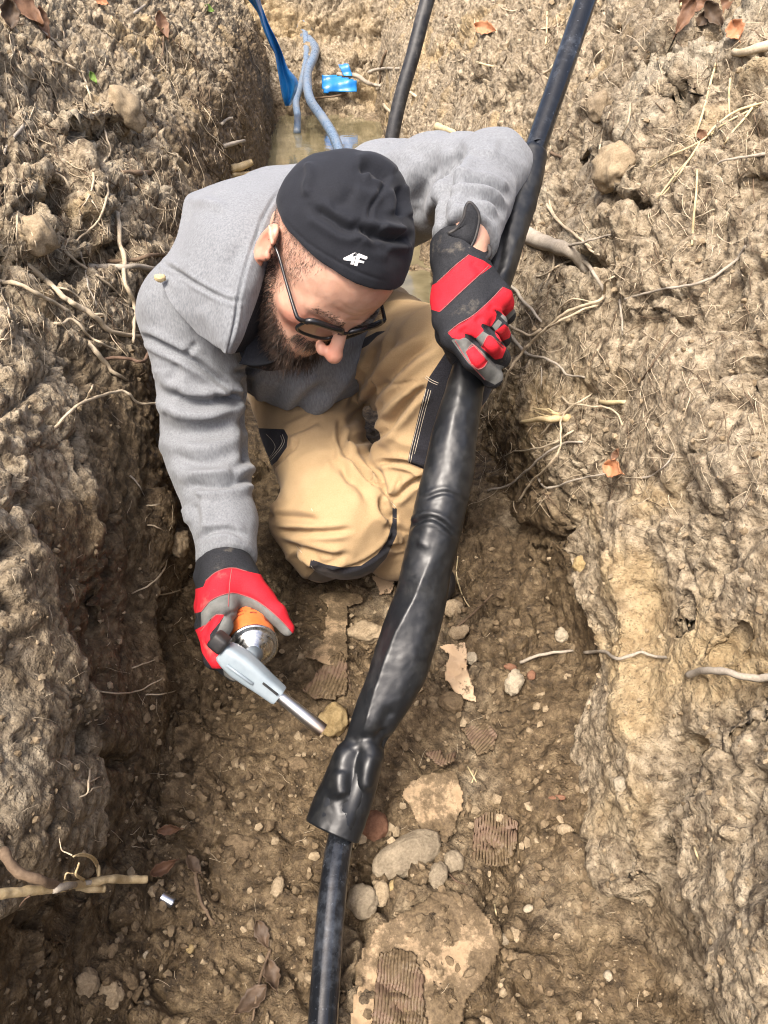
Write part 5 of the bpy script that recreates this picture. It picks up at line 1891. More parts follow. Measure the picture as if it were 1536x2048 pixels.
stone(810, 1714, 150, 72, -.50, 'grey', 'long grey rock with a grained surface, largest stone on the trench floor', lumpy=.05, sink=-.12, grain=True, sub=4)
stone(907, 1727, 42, 44, .2, 'grey', 'round grey stone beyond the tip of the long rock', lumpy=.08)
stone(876, 1754, 36, 56, .35, 'grey', 'pointed grey stone lying between the round stone and the long rock', lumpy=.1)
stone(726, 1803, 62, 58, .4, 'grey', 'rough brownish rock closest to the bare black pipe', lumpy=.14)
stone(763, 1788, 36, 48, .1, 'dry', 'tan upright stone wedged beside the rough brownish rock', lumpy=.08)
stone(788, 1778, 24, 34, .4, 'ochre', 'small orange tan stone tucked under the long rock')
stone(946, 1316, 24, 26, .2, 'pale', 'pale pebble at the edge of the bare tan cardboard', lumpy=.12)
stone(557, 1775, 26, 40, .2, 'dry', 'tan pebble alone on the dark mud across the pipe from the rocks', lumpy=.1)
stone(1028, 1366, 36, 52, .4, 'pale', 'pale crumbly lump beside the red brick chips', lumpy=.16)
stone(1126, 1273, 28, 30, 0, 'pale', 'pale lump stuck in the dark soil above the grey cross root', lumpy=.16)
stone(1163, 1130, 30, 34, .3, 'ochre', 'yellowish lump standing out at the lip of the pale clay face', lumpy=.16)
stone(1057, 1819, 22, 15, -.6, 'pale', 'whitish oval pebble on the mud past the big muddy cardboard', lumpy=.05)
stone(1132, 1660, 34, 22, .2, 'dry', 'tan lump at the foot of the pale clay face', lumpy=.15)
stone(1246, 1570, 30, 30, 0, 'pale', 'round pale clay lump set in the crumbly face', lumpy=.14)
stone(1030, 1870, 16, 30, -.5, 'dry', 'slim tan pebble leaning in the gap by the big muddy cardboard', lumpy=.06)
stone(1010, 1880, 20, 22, .3, 'grey', 'small grey pebble next to the slim tan one', lumpy=.08)
stone(981, 1694, 15, 16, 0, 'pale', 'pale pebble lying on the ridged dark cardboard', lumpy=.08)
stone(1217, 1952, 18, 18, .5, 'pale', 'small pale pebble low down where two clay faces meet', lumpy=.1)
stone(902, 1408, 50, 40, .3, 'brown', 'brown clod under the narrow end of the bare tan cardboard', 'soil_clod', 'clod', lumpy=.16)
stone(668, 1442, 60, 64, .2, 'ochre', 'yellow clay clod just past the tip of the steel nozzle', 'soil_clod', 'clod', lumpy=.15, sink=.35)
stone(732, 1268, 74, 44, .1, 'dry', 'pale crumbly clod against the wide part of the sleeve', 'soil_clod', 'clod', lumpy=.2, sink=.3)
stone(481, 1693, 66, 44, .3, 'brown', 'brown clod on the dark side of the floor, below the nozzle', 'soil_clod', 'clod', lumpy=.16, sink=.35)
stone(351, 1090, 46, 62, .3, 'dry', 'pale clod clinging to the dark wall near the cuff of the torch hand', 'soil_clod', 'clod', lumpy=.2)
stone(598, 1530, 52, 26, .1, 'brown', 'flat brown clod beside the flared end of the sleeve', 'soil_clod', 'clod', lumpy=.15)
stone(167, 1968, 52, 50, .1, 'dry', 'rounded clod below the broken branch, inner one of two', 'soil_clod', 'clod', lumpy=.16)
stone(219, 1992, 52, 46, .5, 'dry', 'rounded clod below the broken branch, next to the floor', 'soil_clod', 'clod', lumpy=.16)
stone(257, 1962, 40, 26, .3, 'brown', 'brown clod at the edge of the floor under the metal ferrule', 'soil_clod', 'clod', lumpy=.16)
stone(381, 1898, 17, 17, 0, 'ochre', 'tiny orange pebble on the dark mud', lumpy=.12)
stone(294, 1911, 17, 17, 0, 'pale', 'tiny pale pebble below the metal ferrule', lumpy=.12)
stone(293, 2010, 14, 14, 0, 'grey', 'tiny grey pebble at the bottom edge of the dark mud', lumpy=.1)
stone(1000, 1640, 26, 24, 0, 'dry', 'tan crumb of clay above the ridged dark cardboard', lumpy=.15)
stone(750, 1655, 60, 60, .5, 'red', 'red brown brick fragment half under the flared sleeve end', 'brick_fragment', 'brick', lumpy=.10, sink=.3)
stone(1020, 1335, 26, 15, .2, 'red', 'red brick chip at the end of the grey cross root', 'brick_fragment', 'brick', lumpy=.12)
stone(1063, 1352, 18, 20, .6, 'red', 'upright red brick chip near the pale crumbly lump', 'brick_fragment', 'brick', lumpy=.12)
stone(1115, 1596, 34, 12, 0, 'red', 'thin red brick chip at the foot of the crumbly face', 'brick_fragment', 'brick', lumpy=.1)
stone(906, 1222, 44, 40, .3, 'dry', 'angular clod beside the sleeve, above the bare tan cardboard', 'soil_clod', 'clod', lumpy=.14)
stone(920, 1265, 40, 30, -.4, 'dry', 'small angular clod touching the top of the bare tan cardboard', 'soil_clod', 'clod', lumpy=.14)
stone(70, 470, 80, 66, .2, 'dry', 'knobbly clod bulging from the wall beside the man, upper one', 'soil_clod', 'clod', lumpy=.2, sink=.45)
stone(250, 218, 86, 58, .2, 'dry', 'blocky pale clod jutting high from the wall over a dark gap', 'soil_clod', 'clod', lumpy=.17, sink=.4)
stone(1228, 335, 92, 84, .1, 'dry', 'rounded clod jutting from the sunny wall above a dark hole', 'soil_clod', 'clod', lumpy=.18, sink=.42)
stone(1200, 215, 60, 50, .6, 'dry', 'jagged clod high on the sunny wall near the pipe', 'soil_clod', 'clod', lumpy=.2, sink=.42)

# ------------------------------------------------------------------ cardboard trodden into the floor
def card_mat(name, a, b, mud=.5, wet=.8):
    M = Mat(name)
    n1 = M.noise(16, 6, .68)
    n2 = M.noise(240, 3, .6)
    c = M.ramp(n1, [(.3, a), (.7, b)])
    m = M.step(M.math('ADD', n1, M.math('MULTIPLY', n2, .25)), .72 - mud * .35, .80 - mud * .25)
    c = M.mixc(m, c, M.ramp(n2, [(.3, (.055, .037, .02)), (.7, (.16, .115, .065))]))
    return M.done(c, wet, M.bump(n2, .3, .0015), Specular_IOR_Level=.3)
TANCARD = card_mat('tan_cardboard', (.42, .29, .17), (.56, .42, .28), .05)
MUDCARD = card_mat('muddy_cardboard', (.24, .165, .092), (.46, .345, .22), .56)
BRNCARD = card_mat('brown_corrugated_card', (.11, .07, .046), (.20, .135, .092), .56, .6)

def sheet(name, poly, mat, label, cat, thick=.003, lift=.004, ridges=None, group=None, wav=.004, step=None, lifts=None):
    """a sheet laid over the soil: outline in photo pixels, draped; ridges=(px period, angle, depth m)"""
    poly = np.array(poly, float)
    pr = spline(np.concatenate([poly, poly[:1]]), 4 * len(poly) + 1)[:-1] if len(poly) > 2 else poly
    poly = poly + RNG.normal(size=poly.shape) * 0
    lo, hi = poly.min(0), poly.max(0)
    st = step or max(2.2, (hi - lo).max() / 60)
    xs, ys = np.arange(lo[0], hi[0] + st, st), np.arange(lo[1], hi[1] + st, st)
    X, Y = np.meshgrid(xs, ys, indexing='ij')
    q = np.stack([X.ravel(), Y.ravel()], 1)
    rag = 3.5 * noise(np.stack([q[:, 0] / 14, q[:, 1] / 14, 0 * q[:, 0] + len(poly)], 1), 310)
    ins = poly_sd(q, poly) + rag > 0
    idx = -np.ones(len(q), int)
    F = grid_faces(len(xs), len(ys))
    F = F[ins[F].all(1)]
    if not len(F): return None
    used = np.unique(F)
    idx[used] = np.arange(len(used))
    hits = [hit(*q[i]) for i in used]
    L = np.array([h[0] for h in hits])
    # the sheet bridges small hollows: plane fit blended with the soil
    A = np.column_stack([q[used] - q[used].mean(0), np.ones(len(used))])
    co, *_ = np.linalg.lstsq(A, L[:, 2], rcond=None)
    n = np.array([0, -.35, .94])
    z = A @ co
    zz = z * .6 + L[:, 2] * .4 + lift
    # keep the point on its own line over the ground
    W = L.copy(); W[:, 2] = zz + wav * noise(np.stack([L[:, 0] * 22, L[:, 1] * 22, 0 * zz], 1), 311)
    if ridges:
        per, ang, dep = ridges
        u = q[used] @ np.array([math.cos(ang), math.sin(ang)]) + 2.5 * noise(np.stack([q[used, 0] / 30, q[used, 1] / 30, 0 * zz], 1), 312)
        W[:, 2] += dep * np.sin(u * 2 * math.pi / per)
    Fm = idx[F]
    o = link_mesh(name, W, Fm, [mat])
    s = o.modifiers.new('thickness', 'SOLIDIFY'); s.thickness = thick; s.offset = -1
    return tag(o, label, cat, group)
C2, C3, C4 = cr(560, 1150, 3.491), cr(700, 1480, 3.84), cr(780, 1750, 3.84)
sheet('cardboard_sheet', C2([(1110, 515), (1300, 465), (1305, 600), (1312, 700), (1345, 800), (1370, 930), (1290, 900), (1150, 760), (1165, 640), (1170, 590)]), TANCARD, 'bare tan piece of cardboard with a clean straight edge, beside the sleeve', 'cardboard', thick=.004, lift=.008, wav=.001)
sheet('cardboard_sheet', C2([(160, 830), (260, 700), (350, 600), (430, 560), (475, 690), (470, 850), (360, 900), (230, 895)]), BRNCARD, 'torn brown corrugated cardboard between the steel nozzle and the sleeve', 'cardboard', ridges=(7, .35, .0010), step=2.0)
sheet('cardboard_sheet', C2([(1255, 1090), (1440, 1055), (1520, 1130), (1480, 1250), (1380, 1290), (1310, 1180)]), BRNCARD, 'brown corrugated cardboard scrap with fine ridges, beyond the sleeve waist', 'cardboard', ridges=(5.5, .75, .0010), lift=.008, step=1.6)
sheet('cardboard_sheet', C3([(575, 150), (690, 148), (725, 200), (800, 150), (822, 185), (745, 260), (690, 262), (640, 240)]), BRNCARD, 'curled dark corrugated cardboard scrap above the muddy tan piece', 'cardboard', ridges=(5.5, 0.3, .0012), lift=.012, step=1.6, wav=.01)
sheet('cardboard_sheet', C3([(380, 450), (470, 350), (560, 300), (800, 280), (870, 420), (860, 540), (790, 740), (720, 820), (660, 760), (540, 700), (480, 580)]), MUDCARD, 'mud smeared tan cardboard ending at the tip of the long grey rock', 'cardboard', lift=.008)
sheet('cardboard_sheet', C3([(940, 640), (1040, 580), (1170, 560), (1300, 650), (1290, 780), (1240, 900), (1200, 1010), (1100, 1000), (950, 930)]), BRNCARD, 'ridged dark cardboard with a split, past the round grey stone', 'cardboard', ridges=(6, .05, .0009), lift=.006, step=2)
sheet('cardboard_sheet', [(870, 1782), (930, 1788), (985, 1850), (1002, 1900), (978, 1960), (935, 2005), (910, 2110), (690, 2110), (712, 1920), (755, 1852), (830, 1815)], MUDCARD, 'big muddy tan cardboard sheet, widest one on the floor', 'cardboard', lift=.004, thick=.002)
sheet('cardboard_sheet', [(758, 1917), (827, 1909), (846, 1960), (855, 2110), (735, 2110)], BRNCARD, 'torn layer of brown cardboard with long ridges, on the big muddy sheet', 'cardboard', lift=.012, ridges=(6.5, .1, .0008), step=1.8)
sheet('cardboard_sheet', C2([(250, 140), (420, 125), (575, 145), (585, 215), (480, 260), (465, 400), (478, 640), (300, 655), (170, 610), (300, 480), (330, 250)]), MUDCARD, 'flat muddy cardboard with a dark split below the kneeling knee', 'cardboard', lift=.006)
sheet('cardboard_sheet', [(742, 1158), (792, 1150), (786, 1192), (762, 1196)], TANCARD, 'pale pinkish cardboard scrap at the hem of the trousers', 'cardboard', lift=.006)

# ------------------------------------------------------------------ blue plastic
M = Mat('blue_plastic_sheet')
n1 = M.noise(5, 4, .6)
BLUE = M.done(M.ramp(n1, [(.3, (.006, .11, .36)), (.7, (.02, .24, .62))]), .3, M.bump(M.noise(9, 3, .5), .4, .03), Specular_IOR_Level=.5)
def blue_strip():
    k = cr(440, 0, 1.92)
    le = k([(70, -40), (110, 0), (145, 50), (165, 110), (190, 170), (212, 215), (228, 300), (240, 370), (252, 408)])
    re = k([(140, -40), (155, 0), (163, 30), (185, 90), (215, 150), (238, 200), (262, 262), (300, 318), (272, 405)])
    n, m = 60, 14
    a, b = spline_u(np.array(le), n), spline_u(np.array(re), n)
    dep = np.interp(np.linspace(0, 1, n), [0, .5, 1], [3.5, 3.85, 4.2])
    V = []
    for i in range(n):
        for j in range(m):
            f = j / (m - 1)
            p = a[i] * (1 - f) + b[i] * f
            V.append(P(p[0], p[1], dep[i] + .06 * f + .03 * math.sin(f * 7 + i * .11)))
    o = link_mesh('blue_plastic_strip', np.array(V), grid_faces(n, m), [BLUE])
    s = o.modifiers.new('thickness', 'SOLIDIFY'); s.thickness = .002
    tag(o, 'twisted strip of blue plastic sheeting hanging down the far end of the wall', 'plastic sheet')
    for poly, lab in ((([(392, 290), (440, 288), (500, 302), (525, 310), (525, 356), (460, 352), (395, 358)]), 'rectangular scrap of blue plastic sheeting on the far earth bank'),
                      (([(455, 250), (492, 245), (508, 292), (475, 290)]), 'small torn blue plastic scrap above the rectangular one')):
        p = np.array(k(poly)); c = p.mean(0)
        h0, n0 = hit(*c)
        dd = (h0[1]) * CP - (h0[2] - CAMH) * SP - .06
        lo, hi = p.min(0), p.max(0)
        xs, ys = np.linspace(lo[0], hi[0], 22), np.linspace(lo[1], hi[1], 14)
        X, Y = np.meshgrid(xs, ys, indexing='ij')
        q = np.stack([X.ravel(), Y.ravel()], 1)
        ins = poly_sd(q, p) > -1.2
        F = grid_faces(22, 14); F = F[ins[F].all(1)]
        u = np.unique(F); idx = -np.ones(len(q), int); idx[u] = np.arange(len(u))
        V = np.array([P(a, b, dd + .006 * math.sin(a * .16) + .006 * math.sin(b * .2 + a * .05)) for a, b in q[u]])
        o = link_mesh('blue_plastic_scrap', V, idx[F], [BLUE])
        s = o.modifiers.new('thickness', 'SOLIDIFY'); s.thickness = .002
        tag(o, lab, 'plastic sheet')
blue_strip()

# ------------------------------------------------------------------ roots, twigs and straws
def wood_mat(name, a, b, rough=.8):
    M = Mat(name)
    n1 = M.noise(30, 4, .65)
    n2 = M.noise(400, 3, .6)
    c = M.ramp(M.math('ADD', M.math('MULTIPLY', n1, .6), M.math('MULTIPLY', n2, .4)), [(.32, a), (.68, b)])
    return M.done(c, rough, M.bump(n2, .4, .001), Specular_IOR_Level=.25)
WM = {
    'pale': wood_mat('pale_root', (.30, .235, .15), (.56, .47, .34)),
    'grey': wood_mat('grey_root', (.20, .17, .13), (.42, .37, .30)),
    'brown': wood_mat('brown_root', (.075, .05, .032), (.20, .14, .09)),
    'yellow': wood_mat('peeled_wood', (.36, .26, .12), (.62, .50, .30), .75),
    'straw': wood_mat('straw', (.38, .30, .16), (.60, .50, .31), .75),
    'red': wood_mat('reddish_twig', (.075, .045, .03), (.17, .11, .075)),
}
def root_path(pts, lift, n, wob=1.0):
    q = spline(np.array([p[:2] for p in pts], float), n)
    # natural small kinks
    t = np.arange(n) * .37 + RNG.random() * 50
    q = q + wob * np.stack([noise(np.stack([t, 0 * t, 0 * t + 5], 1), 320), noise(np.stack([t, 0 * t + 9, 0 * t], 1), 321)], 1) * 2.2
    L = np.array([hit(a, b)[0] for a, b in q])
    dist = np.linalg.norm(L - np.array(CAMP), axis=1)
    # smooth distance along the root so that it bridges hollows, never behind the soil
    k = max(3, n // 6) | 1
    pad = np.pad(dist, k // 2, mode='edge')
    sm = np.convolve(pad, np.ones(k) / k, 'valid')
    lf = np.interp(np.linspace(0, 1, n), np.linspace(0, 1, len(lift)), lift) if isinstance(lift, (list, tuple)) else lift * np.sin(np.linspace(.15, np.pi - .15, n))
    dd = np.minimum(sm, dist + .002) - lf
    return np.array([np.array(CAMP) + np.array(ray(a, b)) * d for (a, b), d in zip(q, dd)]), dd
def root(pts, r0, r1, mat, label, lift=.012, name='root', cat='root', parent=None, group=None, sides=7, wob=1.0):
    n = max(10, int(np.linalg.norm(np.diff(np.array([p[:2] for p in pts], float), axis=0), axis=1).sum() / 6))
    W, dd = root_path(pts, lift, n, wob)
    t = np.linspace(0, 1, n)
    r = (r0 + (r1 - r0) * t) * dd / FOC * .5
    r = r * (1 + .22 * noise(np.stack([t * n * .35, 0 * t, 0 * t + r0 * 7.7], 1), 322))
    o = link_mesh(name, *tube(W, r, sides), [WM[mat]], parent=parent)
    return tag(o, label, cat, group) if parent is None else o
def rooted(main, mat, label, twigs, lift=.012, name='root', cat='root'):
    """a root with side branches: the branches are parts"""
    W, dd = root_path(main[0], lift, max(10, int(sum(math.dist(a[:2], b[:2]) for a, b in zip(main[0], main[0][1:])) / 6)))
    t = thing(name, W[0], label, cat)
    root(main[0], main[1], main[2], mat, None, lift, 'main_root', parent=t)
    for tw in twigs:
        root(tw[0], tw[1], tw[2], tw[3] if len(tw) > 3 else mat, None, lift, 'side_root', parent=t)
k1, k2, k3, k5, k6, k7, k8 = cr(0, 0, 2.56), cr(0, 500, 3.072), cr(0, 1000, 3.413), cr(1000, 0, 2.866), cr(960, 400, 2.667), cr(900, 1000, 2.415), cr(900, 1500, 2.415)
kh = cr(440, 0, 1.92)
# the wall beside the man's torch arm
root(k2([(0, 195), (120, 210), (230, 270), (330, 320), (425, 372)]), 9, 6, 'pale', 'long yellowish root at the height of the shoulder, coming in from the wall edge', .02)
rooted((k2([(160, 90), (290, 200), (420, 310), (540, 375), (610, 430), (650, 480), (740, 515), (855, 530)]), 13, 8), 'pale', 'thick pale root with a knot, running to the sleeve seam', [
    (k2([(340, 228), (420, 245), (500, 310), (540, 370)]), 4, 3), (k2([(560, 400), (620, 395), (650, 420), (640, 470)]), 7, 3), (k2([(590, 460), (560, 470), (540, 490)]), 4, 2)], .022)
rooted((k2([(395, 0), (470, 70), (600, 160), (700, 240), (785, 325)]), 6, 3.5), 'pale', 'slanting thin root with side hairs beside the hood', [
    (k2([(600, 160), (670, 180)]), 4, 2), (k2([(605, 165), (600, 240)]), 3, 1.5), (k2([(690, 235), (770, 310)]), 2.5, 1.5)], .02)
root(k2([(750, 0), (765, 80), (760, 170), (790, 250), (825, 330), (825, 430), (820, 570)]), 9, 6, 'pale', 'upright pale root hanging close to the hoodie sleeve', .03)
root(k2([(490, 10), (520, 100), (540, 220), (580, 300), (590, 350)]), 4, 2.5, 'grey', 'thin grey root dropping behind the slanting root', .016)
root(k2([(330, 450), (390, 450), (415, 425), (470, 440), (540, 520), (640, 580), (755, 632)]), 6, 4, 'pale', 'hooked pale root below the knotted one', .02)
root(k2([(625, 675), (750, 660), (870, 682), (905, 650), (935, 555)]), 7, 6, 'red', 'thin root with a reddish tip bent up against the sleeve', [.01, .03, .06, .09, .10])
root(k2([(540, 570), (620, 660), (700, 750), (780, 800)]), 11, 5, 'pale', 'stout tapering root tip under the hooked root', .012)
rooted((k2([(330, 1100), (420, 1000), (520, 930), (640, 890), (740, 868), (800, 890), (850, 940), (970, 942)]), 6, 5), 'pale', 'crooked pale twig reaching out to the upper arm', [(k2([(520, 930), (550, 880), (572, 825)]), 5, 3)], [.0, .03, .06, .08, .09], 'twig', 'twig')
root(k2([(0, 260), (40, 340), (65, 415)]), 5, 3, 'pale', 'short pale root beneath the yellowish one', .01)
root(k2([(0, 550), (50, 548)]), 4, 3, 'pale', 'tiny root end at the edge of the wall', .01)
root(k2([(800, 1385), (850, 1440), (885, 1510)]), 4, 2, 'grey', 'thin grey root hanging beside the elbow', .012)
root(k2([(900, 1570), (985, 1562)]), 4, 2, 'pale', 'little pale root pointing at the forearm', .014)
root(k1([(465, 1372), (600, 1370), (700, 1365), (820, 1378)]), 14, 9, 'grey', 'stout grey root meeting the hood seam', .03)
root(k1([(560, 1340), (680, 1335), (760, 1312), (840, 1300)]), 9, 7, 'brown', 'dark root just above the stout grey root', .02)
root(k1([(600, 1090), (612, 1180), (610, 1240), (640, 1330), (635, 1420), (680, 1536)]), 9, 7, 'pale', 'upright root passing in front of the stout grey root', .03)
root(k1([(545, 905), (550, 1000), (510, 1120), (440, 1190), (390, 1235)]), 5, 3, 'pale', 'bow shaped pale root across a bulging clod', .02)
root(k1([(478, 870), (475, 950), (440, 1030), (410, 1075)]), 4.5, 2, 'pale', 'thin pale root beside the bow shaped one', .015)
root(k1([(280, 882), (330, 915), (355, 960), (360, 1000)]), 5, 3, 'pale', 'short curved root in the dark hollow of the wall', .02)
root(k1([(480, 580), (520, 640), (545, 700), (565, 770), (530, 840)]), 4.5, 3, 'pale', 'thin root falling below the blocky pale clod', .014)
root(k1([(125, 640), (80, 690), (30, 760), (10, 810)]), 6, 4, 'grey', 'grey root slanting down near the edge of the wall', .012)
root(k1([(80, 745), (120, 780), (140, 835)]), 3.5, 2, 'pale', 'short thin root under the grey slanting one', .01)
root(k1([(90, 1080), (85, 1190), (95, 1260)]), 4, 2.5, 'pale', 'thin root dangling below the knobbly clod', .02)
root(k1([(130, 1150), (170, 1210), (185, 1280), (180, 1340)]), 3.5, 2, 'pale', 'dangling root with a pale bud at its middle', .022)
root(k1([(60, 280), (110, 360), (150, 400), (190, 410)]), 4, 2, 'pale', 'fine pale root on the upper slope near the dead leaves', .01)
root(k1([(130, 90), (200, 150), (270, 200), (310, 245)]), 6, 3, 'grey', 'dry grey twig lying on the upper slope', .012, 'twig', 'twig')
root(k1([(260, 310), (340, 330), (420, 380), (470, 525)]), 5, 3, 'pale', 'root sagging over the dark gap below the slope', .016)
root(k1([(1185, 862), (1240, 850), (1290, 832)]), 14, 12, 'yellow', 'broken yellow root end sticking out above the hood, upper of two', [.0, .08, .12])
root(k1([(1190, 893), (1250, 890), (1298, 886)]), 9, 8, 'yellow', 'thinner broken root end just under the upper broken one', [.0, .07, .10])
root(k1([(1140, 752), (1200, 735), (1250, 718)]), 9, 6, 'grey', 'grey root stub high behind the hood', [.0, .06, .10])
root(k1([(1130, 640), (1160, 612), (1195, 600)]), 6, 4, 'grey', 'small grey root stub above the other stubs', [.0, .04, .07])
root(k1([(670, 78), (745, 25)]), 5, 4, 'grey', 'straight dry stick lying on the crest of the wall', .012, 'twig', 'twig')
root(k1([(835, 170), (835, 240), (815, 320), (790, 355)]), 3.5, 2, 'brown', 'dark wispy root below the single dead leaf', .016)
root(k1([(620, 880), (700, 880), (770, 885)]), 8, 9, 'brown', 'dark root stub in the wall between hood and clods', .02)
# lower dark wall
root(k3([(1140, 395), (1110, 490), (1030, 570), (900, 640)]), 4.5, 3, 'pale', 'curved pale root hanging under the pale clinging clod', .02)
root(k3([(680, 1308), (780, 1318), (930, 1308), (1020, 1262), (1110, 1215)]), 3.5, 2, 'pale', 'thin pale rootlet crossing the dark wall level with the torch', .018)
root(k3([(990, 1330), (1090, 1325), (1200, 1303)]), 3, 2, 'pale', 'thin rootlet continuing beyond the crossing rootlet', .014)
root(k3([(580, 1530), (665, 1495)]), 4, 2.5, 'pale', 'short pale rootlet at the edge of the ledge', .014)
rooted((k3([(615, 1838), (605, 1920), (600, 2000), (545, 2030)]), 4.5, 3), 'pale', 'small branched rootlet on the dark wall above the broken branch', [(k3([(605, 1925), (680, 1890)]), 3, 2), (k3([(602, 2000), (640, 1970), (695, 1955)]), 3, 2)], .014)
root(k3([(1020, 36), (1095, 30)]), 3.5, 2, 'pale', 'pale rootlet end next to the dark gap behind the cuff', .014)
root(k3([(1010, 170), (1080, 185), (1118, 212)]), 3.5, 2, 'pale', 'small arched rootlet above the pale clinging clod', .014)
root(k3([(1070, 650), (1160, 635), (1250, 605)]), 3.5, 2, 'pale', 'faint straight rootlet below the pale clinging clod', .014)
root(k3([(900, 1145), (970, 1120), (1070, 1090)]), 3, 2, 'pale', 'faint rootlet higher than the crossing rootlet', .012)
# the sunny wall
rooted((k6([(195, 150), (290, 205), (400, 245), (500, 285), (560, 350), (580, 385)]), 30, 22), 'grey', 'thick woody root as wide as the pipe, lying behind the sleeve', [
    (k6([(420, 250), (520, 235), (610, 210), (700, 185)]), 7, 3), (k6([(510, 300), (560, 330), (600, 380), (640, 440), (660, 490)]), 9, 6)], .03)
root(k6([(360, 20), (390, 80), (460, 150), (540, 210), (590, 270), (650, 300)]), 5.5, 4, 'pale', 'long thin root arching above the thick woody root', .02)
rooted((k6([(660, 490), (650, 530), (560, 560), (460, 600), (380, 665), (290, 740), (210, 830), (160, 900), (130, 980), (95, 1075)]), 7, 4.5), 'pale', 'long pale root sweeping down past the gripping glove', [
    (k6([(330, 690), (270, 720), (200, 690), (125, 650)]), 6, 5), (k6([(630, 560), (540, 590), (430, 640), (360, 685)]), 5, 4), (k6([(660, 500), (670, 440), (715, 405)]), 6, 3)], [.01, .03, .06, .08, .06])
rooted((k6([(380, 230), (392, 290), (390, 360), (340, 400), (295, 405)]), 6, 3), 'pale', 'forked pale root under the thick woody root', [(k6([(390, 365), (440, 340), (495, 318)]), 5, 4), (k6([(385, 365), (350, 430), (325, 475)]), 4, 2.5)], .025)
root(k6([(165, 400), (160, 450), (200, 490), (215, 520), (270, 580), (330, 650)]), 7, 5, 'grey', 'grey root behind the knuckles of the gripping glove', .025)
root(k6([(400, 640), (430, 570), (500, 530), (620, 545)]), 4, 3, 'pale', 'fine root looping above the sweeping root', .018)
root(k6([(165, 720), (250, 820), (350, 845), (430, 890), (460, 930), (560, 945)]), 7, 4, 'grey', 'winding grey root below the sweeping root', .022)
root(k6([(325, 885), (330, 960), (318, 1030)]), 3, 2, 'grey', 'hair thin root hanging from the winding root', .02)
rooted((k6([(760, 1200), (730, 1140), (680, 1105), (600, 1100), (500, 1095), (440, 1150), (430, 1230), (420, 1340), (340, 1440), (270, 1510), (210, 1600)]), 4, 5), 'pale', 'long branched root looping around the splintered stub', [
    (k6([(440, 1050), (480, 1090), (540, 1070), (600, 1030)]), 5, 3), (k6([(500, 1100), (420, 1150), (360, 1210), (318, 1258)]), 5, 3)], .028)
rooted((k6([(500, 1230), (400, 1290), (300, 1325), (180, 1340)]), 5, 3.5), 'pale', 'pale root under the splintered stub, reaching toward the pipe', [(k6([(300, 1325), (270, 1298)]), 3, 2)], .025)
root(k6([(550, 1290), (440, 1300), (340, 1360), (240, 1450), (150, 1520), (40, 1552)]), 5, 4.5, 'grey', 'grey root falling toward the wide part of the sleeve', .025)
root(k6([(310, 1480), (345, 1535), (430, 1520), (550, 1480), (690, 1455)]), 5, 3, 'grey', 'hooked grey root ending at the red brown dead leaf', .02)
root(k6([(1420, 250), (1370, 320), (1260, 400), (1180, 440), (1000, 470), (870, 500), (770, 530)]), 6, 4, 'grey', 'very long grey root crossing the sunny wall', .014)
root(k6([(745, 530), (755, 620), (760, 720)]), 5, 4, 'grey', 'upright root dropping from the very long grey root', .012)
root(k6([(860, 960), (930, 860), (1000, 760), (1060, 690)]), 3.5, 2, 'brown', 'dark hair root on the sunny wall', .012)
root(k6([(850, 1480), (920, 1470), (990, 1410), (1035, 1345)]), 4, 3, 'grey', 'thin root beyond the red brown dead leaf', .012)
root(k6([(120, 150), (130, 40), (125, 0)]), 0.1, 0.1, 'brown', 'hair root behind the sleeve', .01) if False else None
t = thing('splintered_root', hit(1045, 838)[0], 'splintered yellow root stub torn into prongs', 'root')
root(k6([(470, 1160), (350, 1168), (265, 1175), (215, 1188)]), 16, 7, 'yellow', None, .04, 'stub', parent=t)
root(k6([(440, 1150), (360, 1125), (285, 1108)]), 9, 3, 'yellow', None, .045, 'prong', parent=t)
root(k6([(420, 1150), (370, 1120), (315, 1112)]), 5, 2, 'yellow', None, .05, 'prong', parent=t)
root(k6([(430, 1165), (340, 1150), (290, 1128)]), 6, 2, 'yellow', None, .045, 'prong', parent=t)
root(k6([(640, 1072), (700, 1080), (775, 1078)]), 9, 9, 'straw', 'flat bleached wood chip above the splintered stub', .012, 'wood_chip', 'wood chip')
root(k5([(1130, 975), (1125, 1100), (1110, 1250), (1100, 1405)]), 4, 4.5, 'straw', 'upright yellow straw on the sunny wall', .015, 'straw', 'straw', wob=.2)
root(k5([(1240, 360), (1210, 460), (1170, 620), (1120, 780)]), 4, 4, 'straw', 'tall pale straw above the upright yellow one', .015, 'straw', 'straw', wob=.2)
root(k5([(1465, 590), (1400, 680), (1330, 760), (1285, 825)]), 4.5, 3, 'straw', 'slanting pale straw near the upper edge of the wall', .015, 'straw', 'straw', wob=.2)
root(k5([(1500, 590), (1350, 640), (1220, 740), (1130, 860), (1000, 1010), (900, 1140)]), 4.5, 3.5, 'straw', 'long straw sloping across the sunny wall', .015, 'straw', 'straw', wob=.3)
root(k5([(1480, 610), (1300, 700), (1150, 810), (960, 900), (860, 960)]), 3.5, 2.5, 'straw', 'thinner straw lying alongside the long sloping one', .012, 'straw', 'straw', wob=.3)
root(k5([(1180, 760), (1080, 920), (990, 1050), (930, 1120)]), 4, 3, 'straw', 'short straw bunched against the long sloping one', .02, 'straw', 'straw', wob=.3)
root(k5([(1320, 450), (1312, 540), (1315, 660)]), 4, 3, 'straw', 'short upright straw near the slanting pale straw', .012, 'straw', 'straw', wob=.2)
root(k5([(1520, 880), (1400, 900), (1280, 920), (1240, 945)]), 6, 3, 'grey', 'grey twig lying level on the sunny wall', .012, 'twig', 'twig')
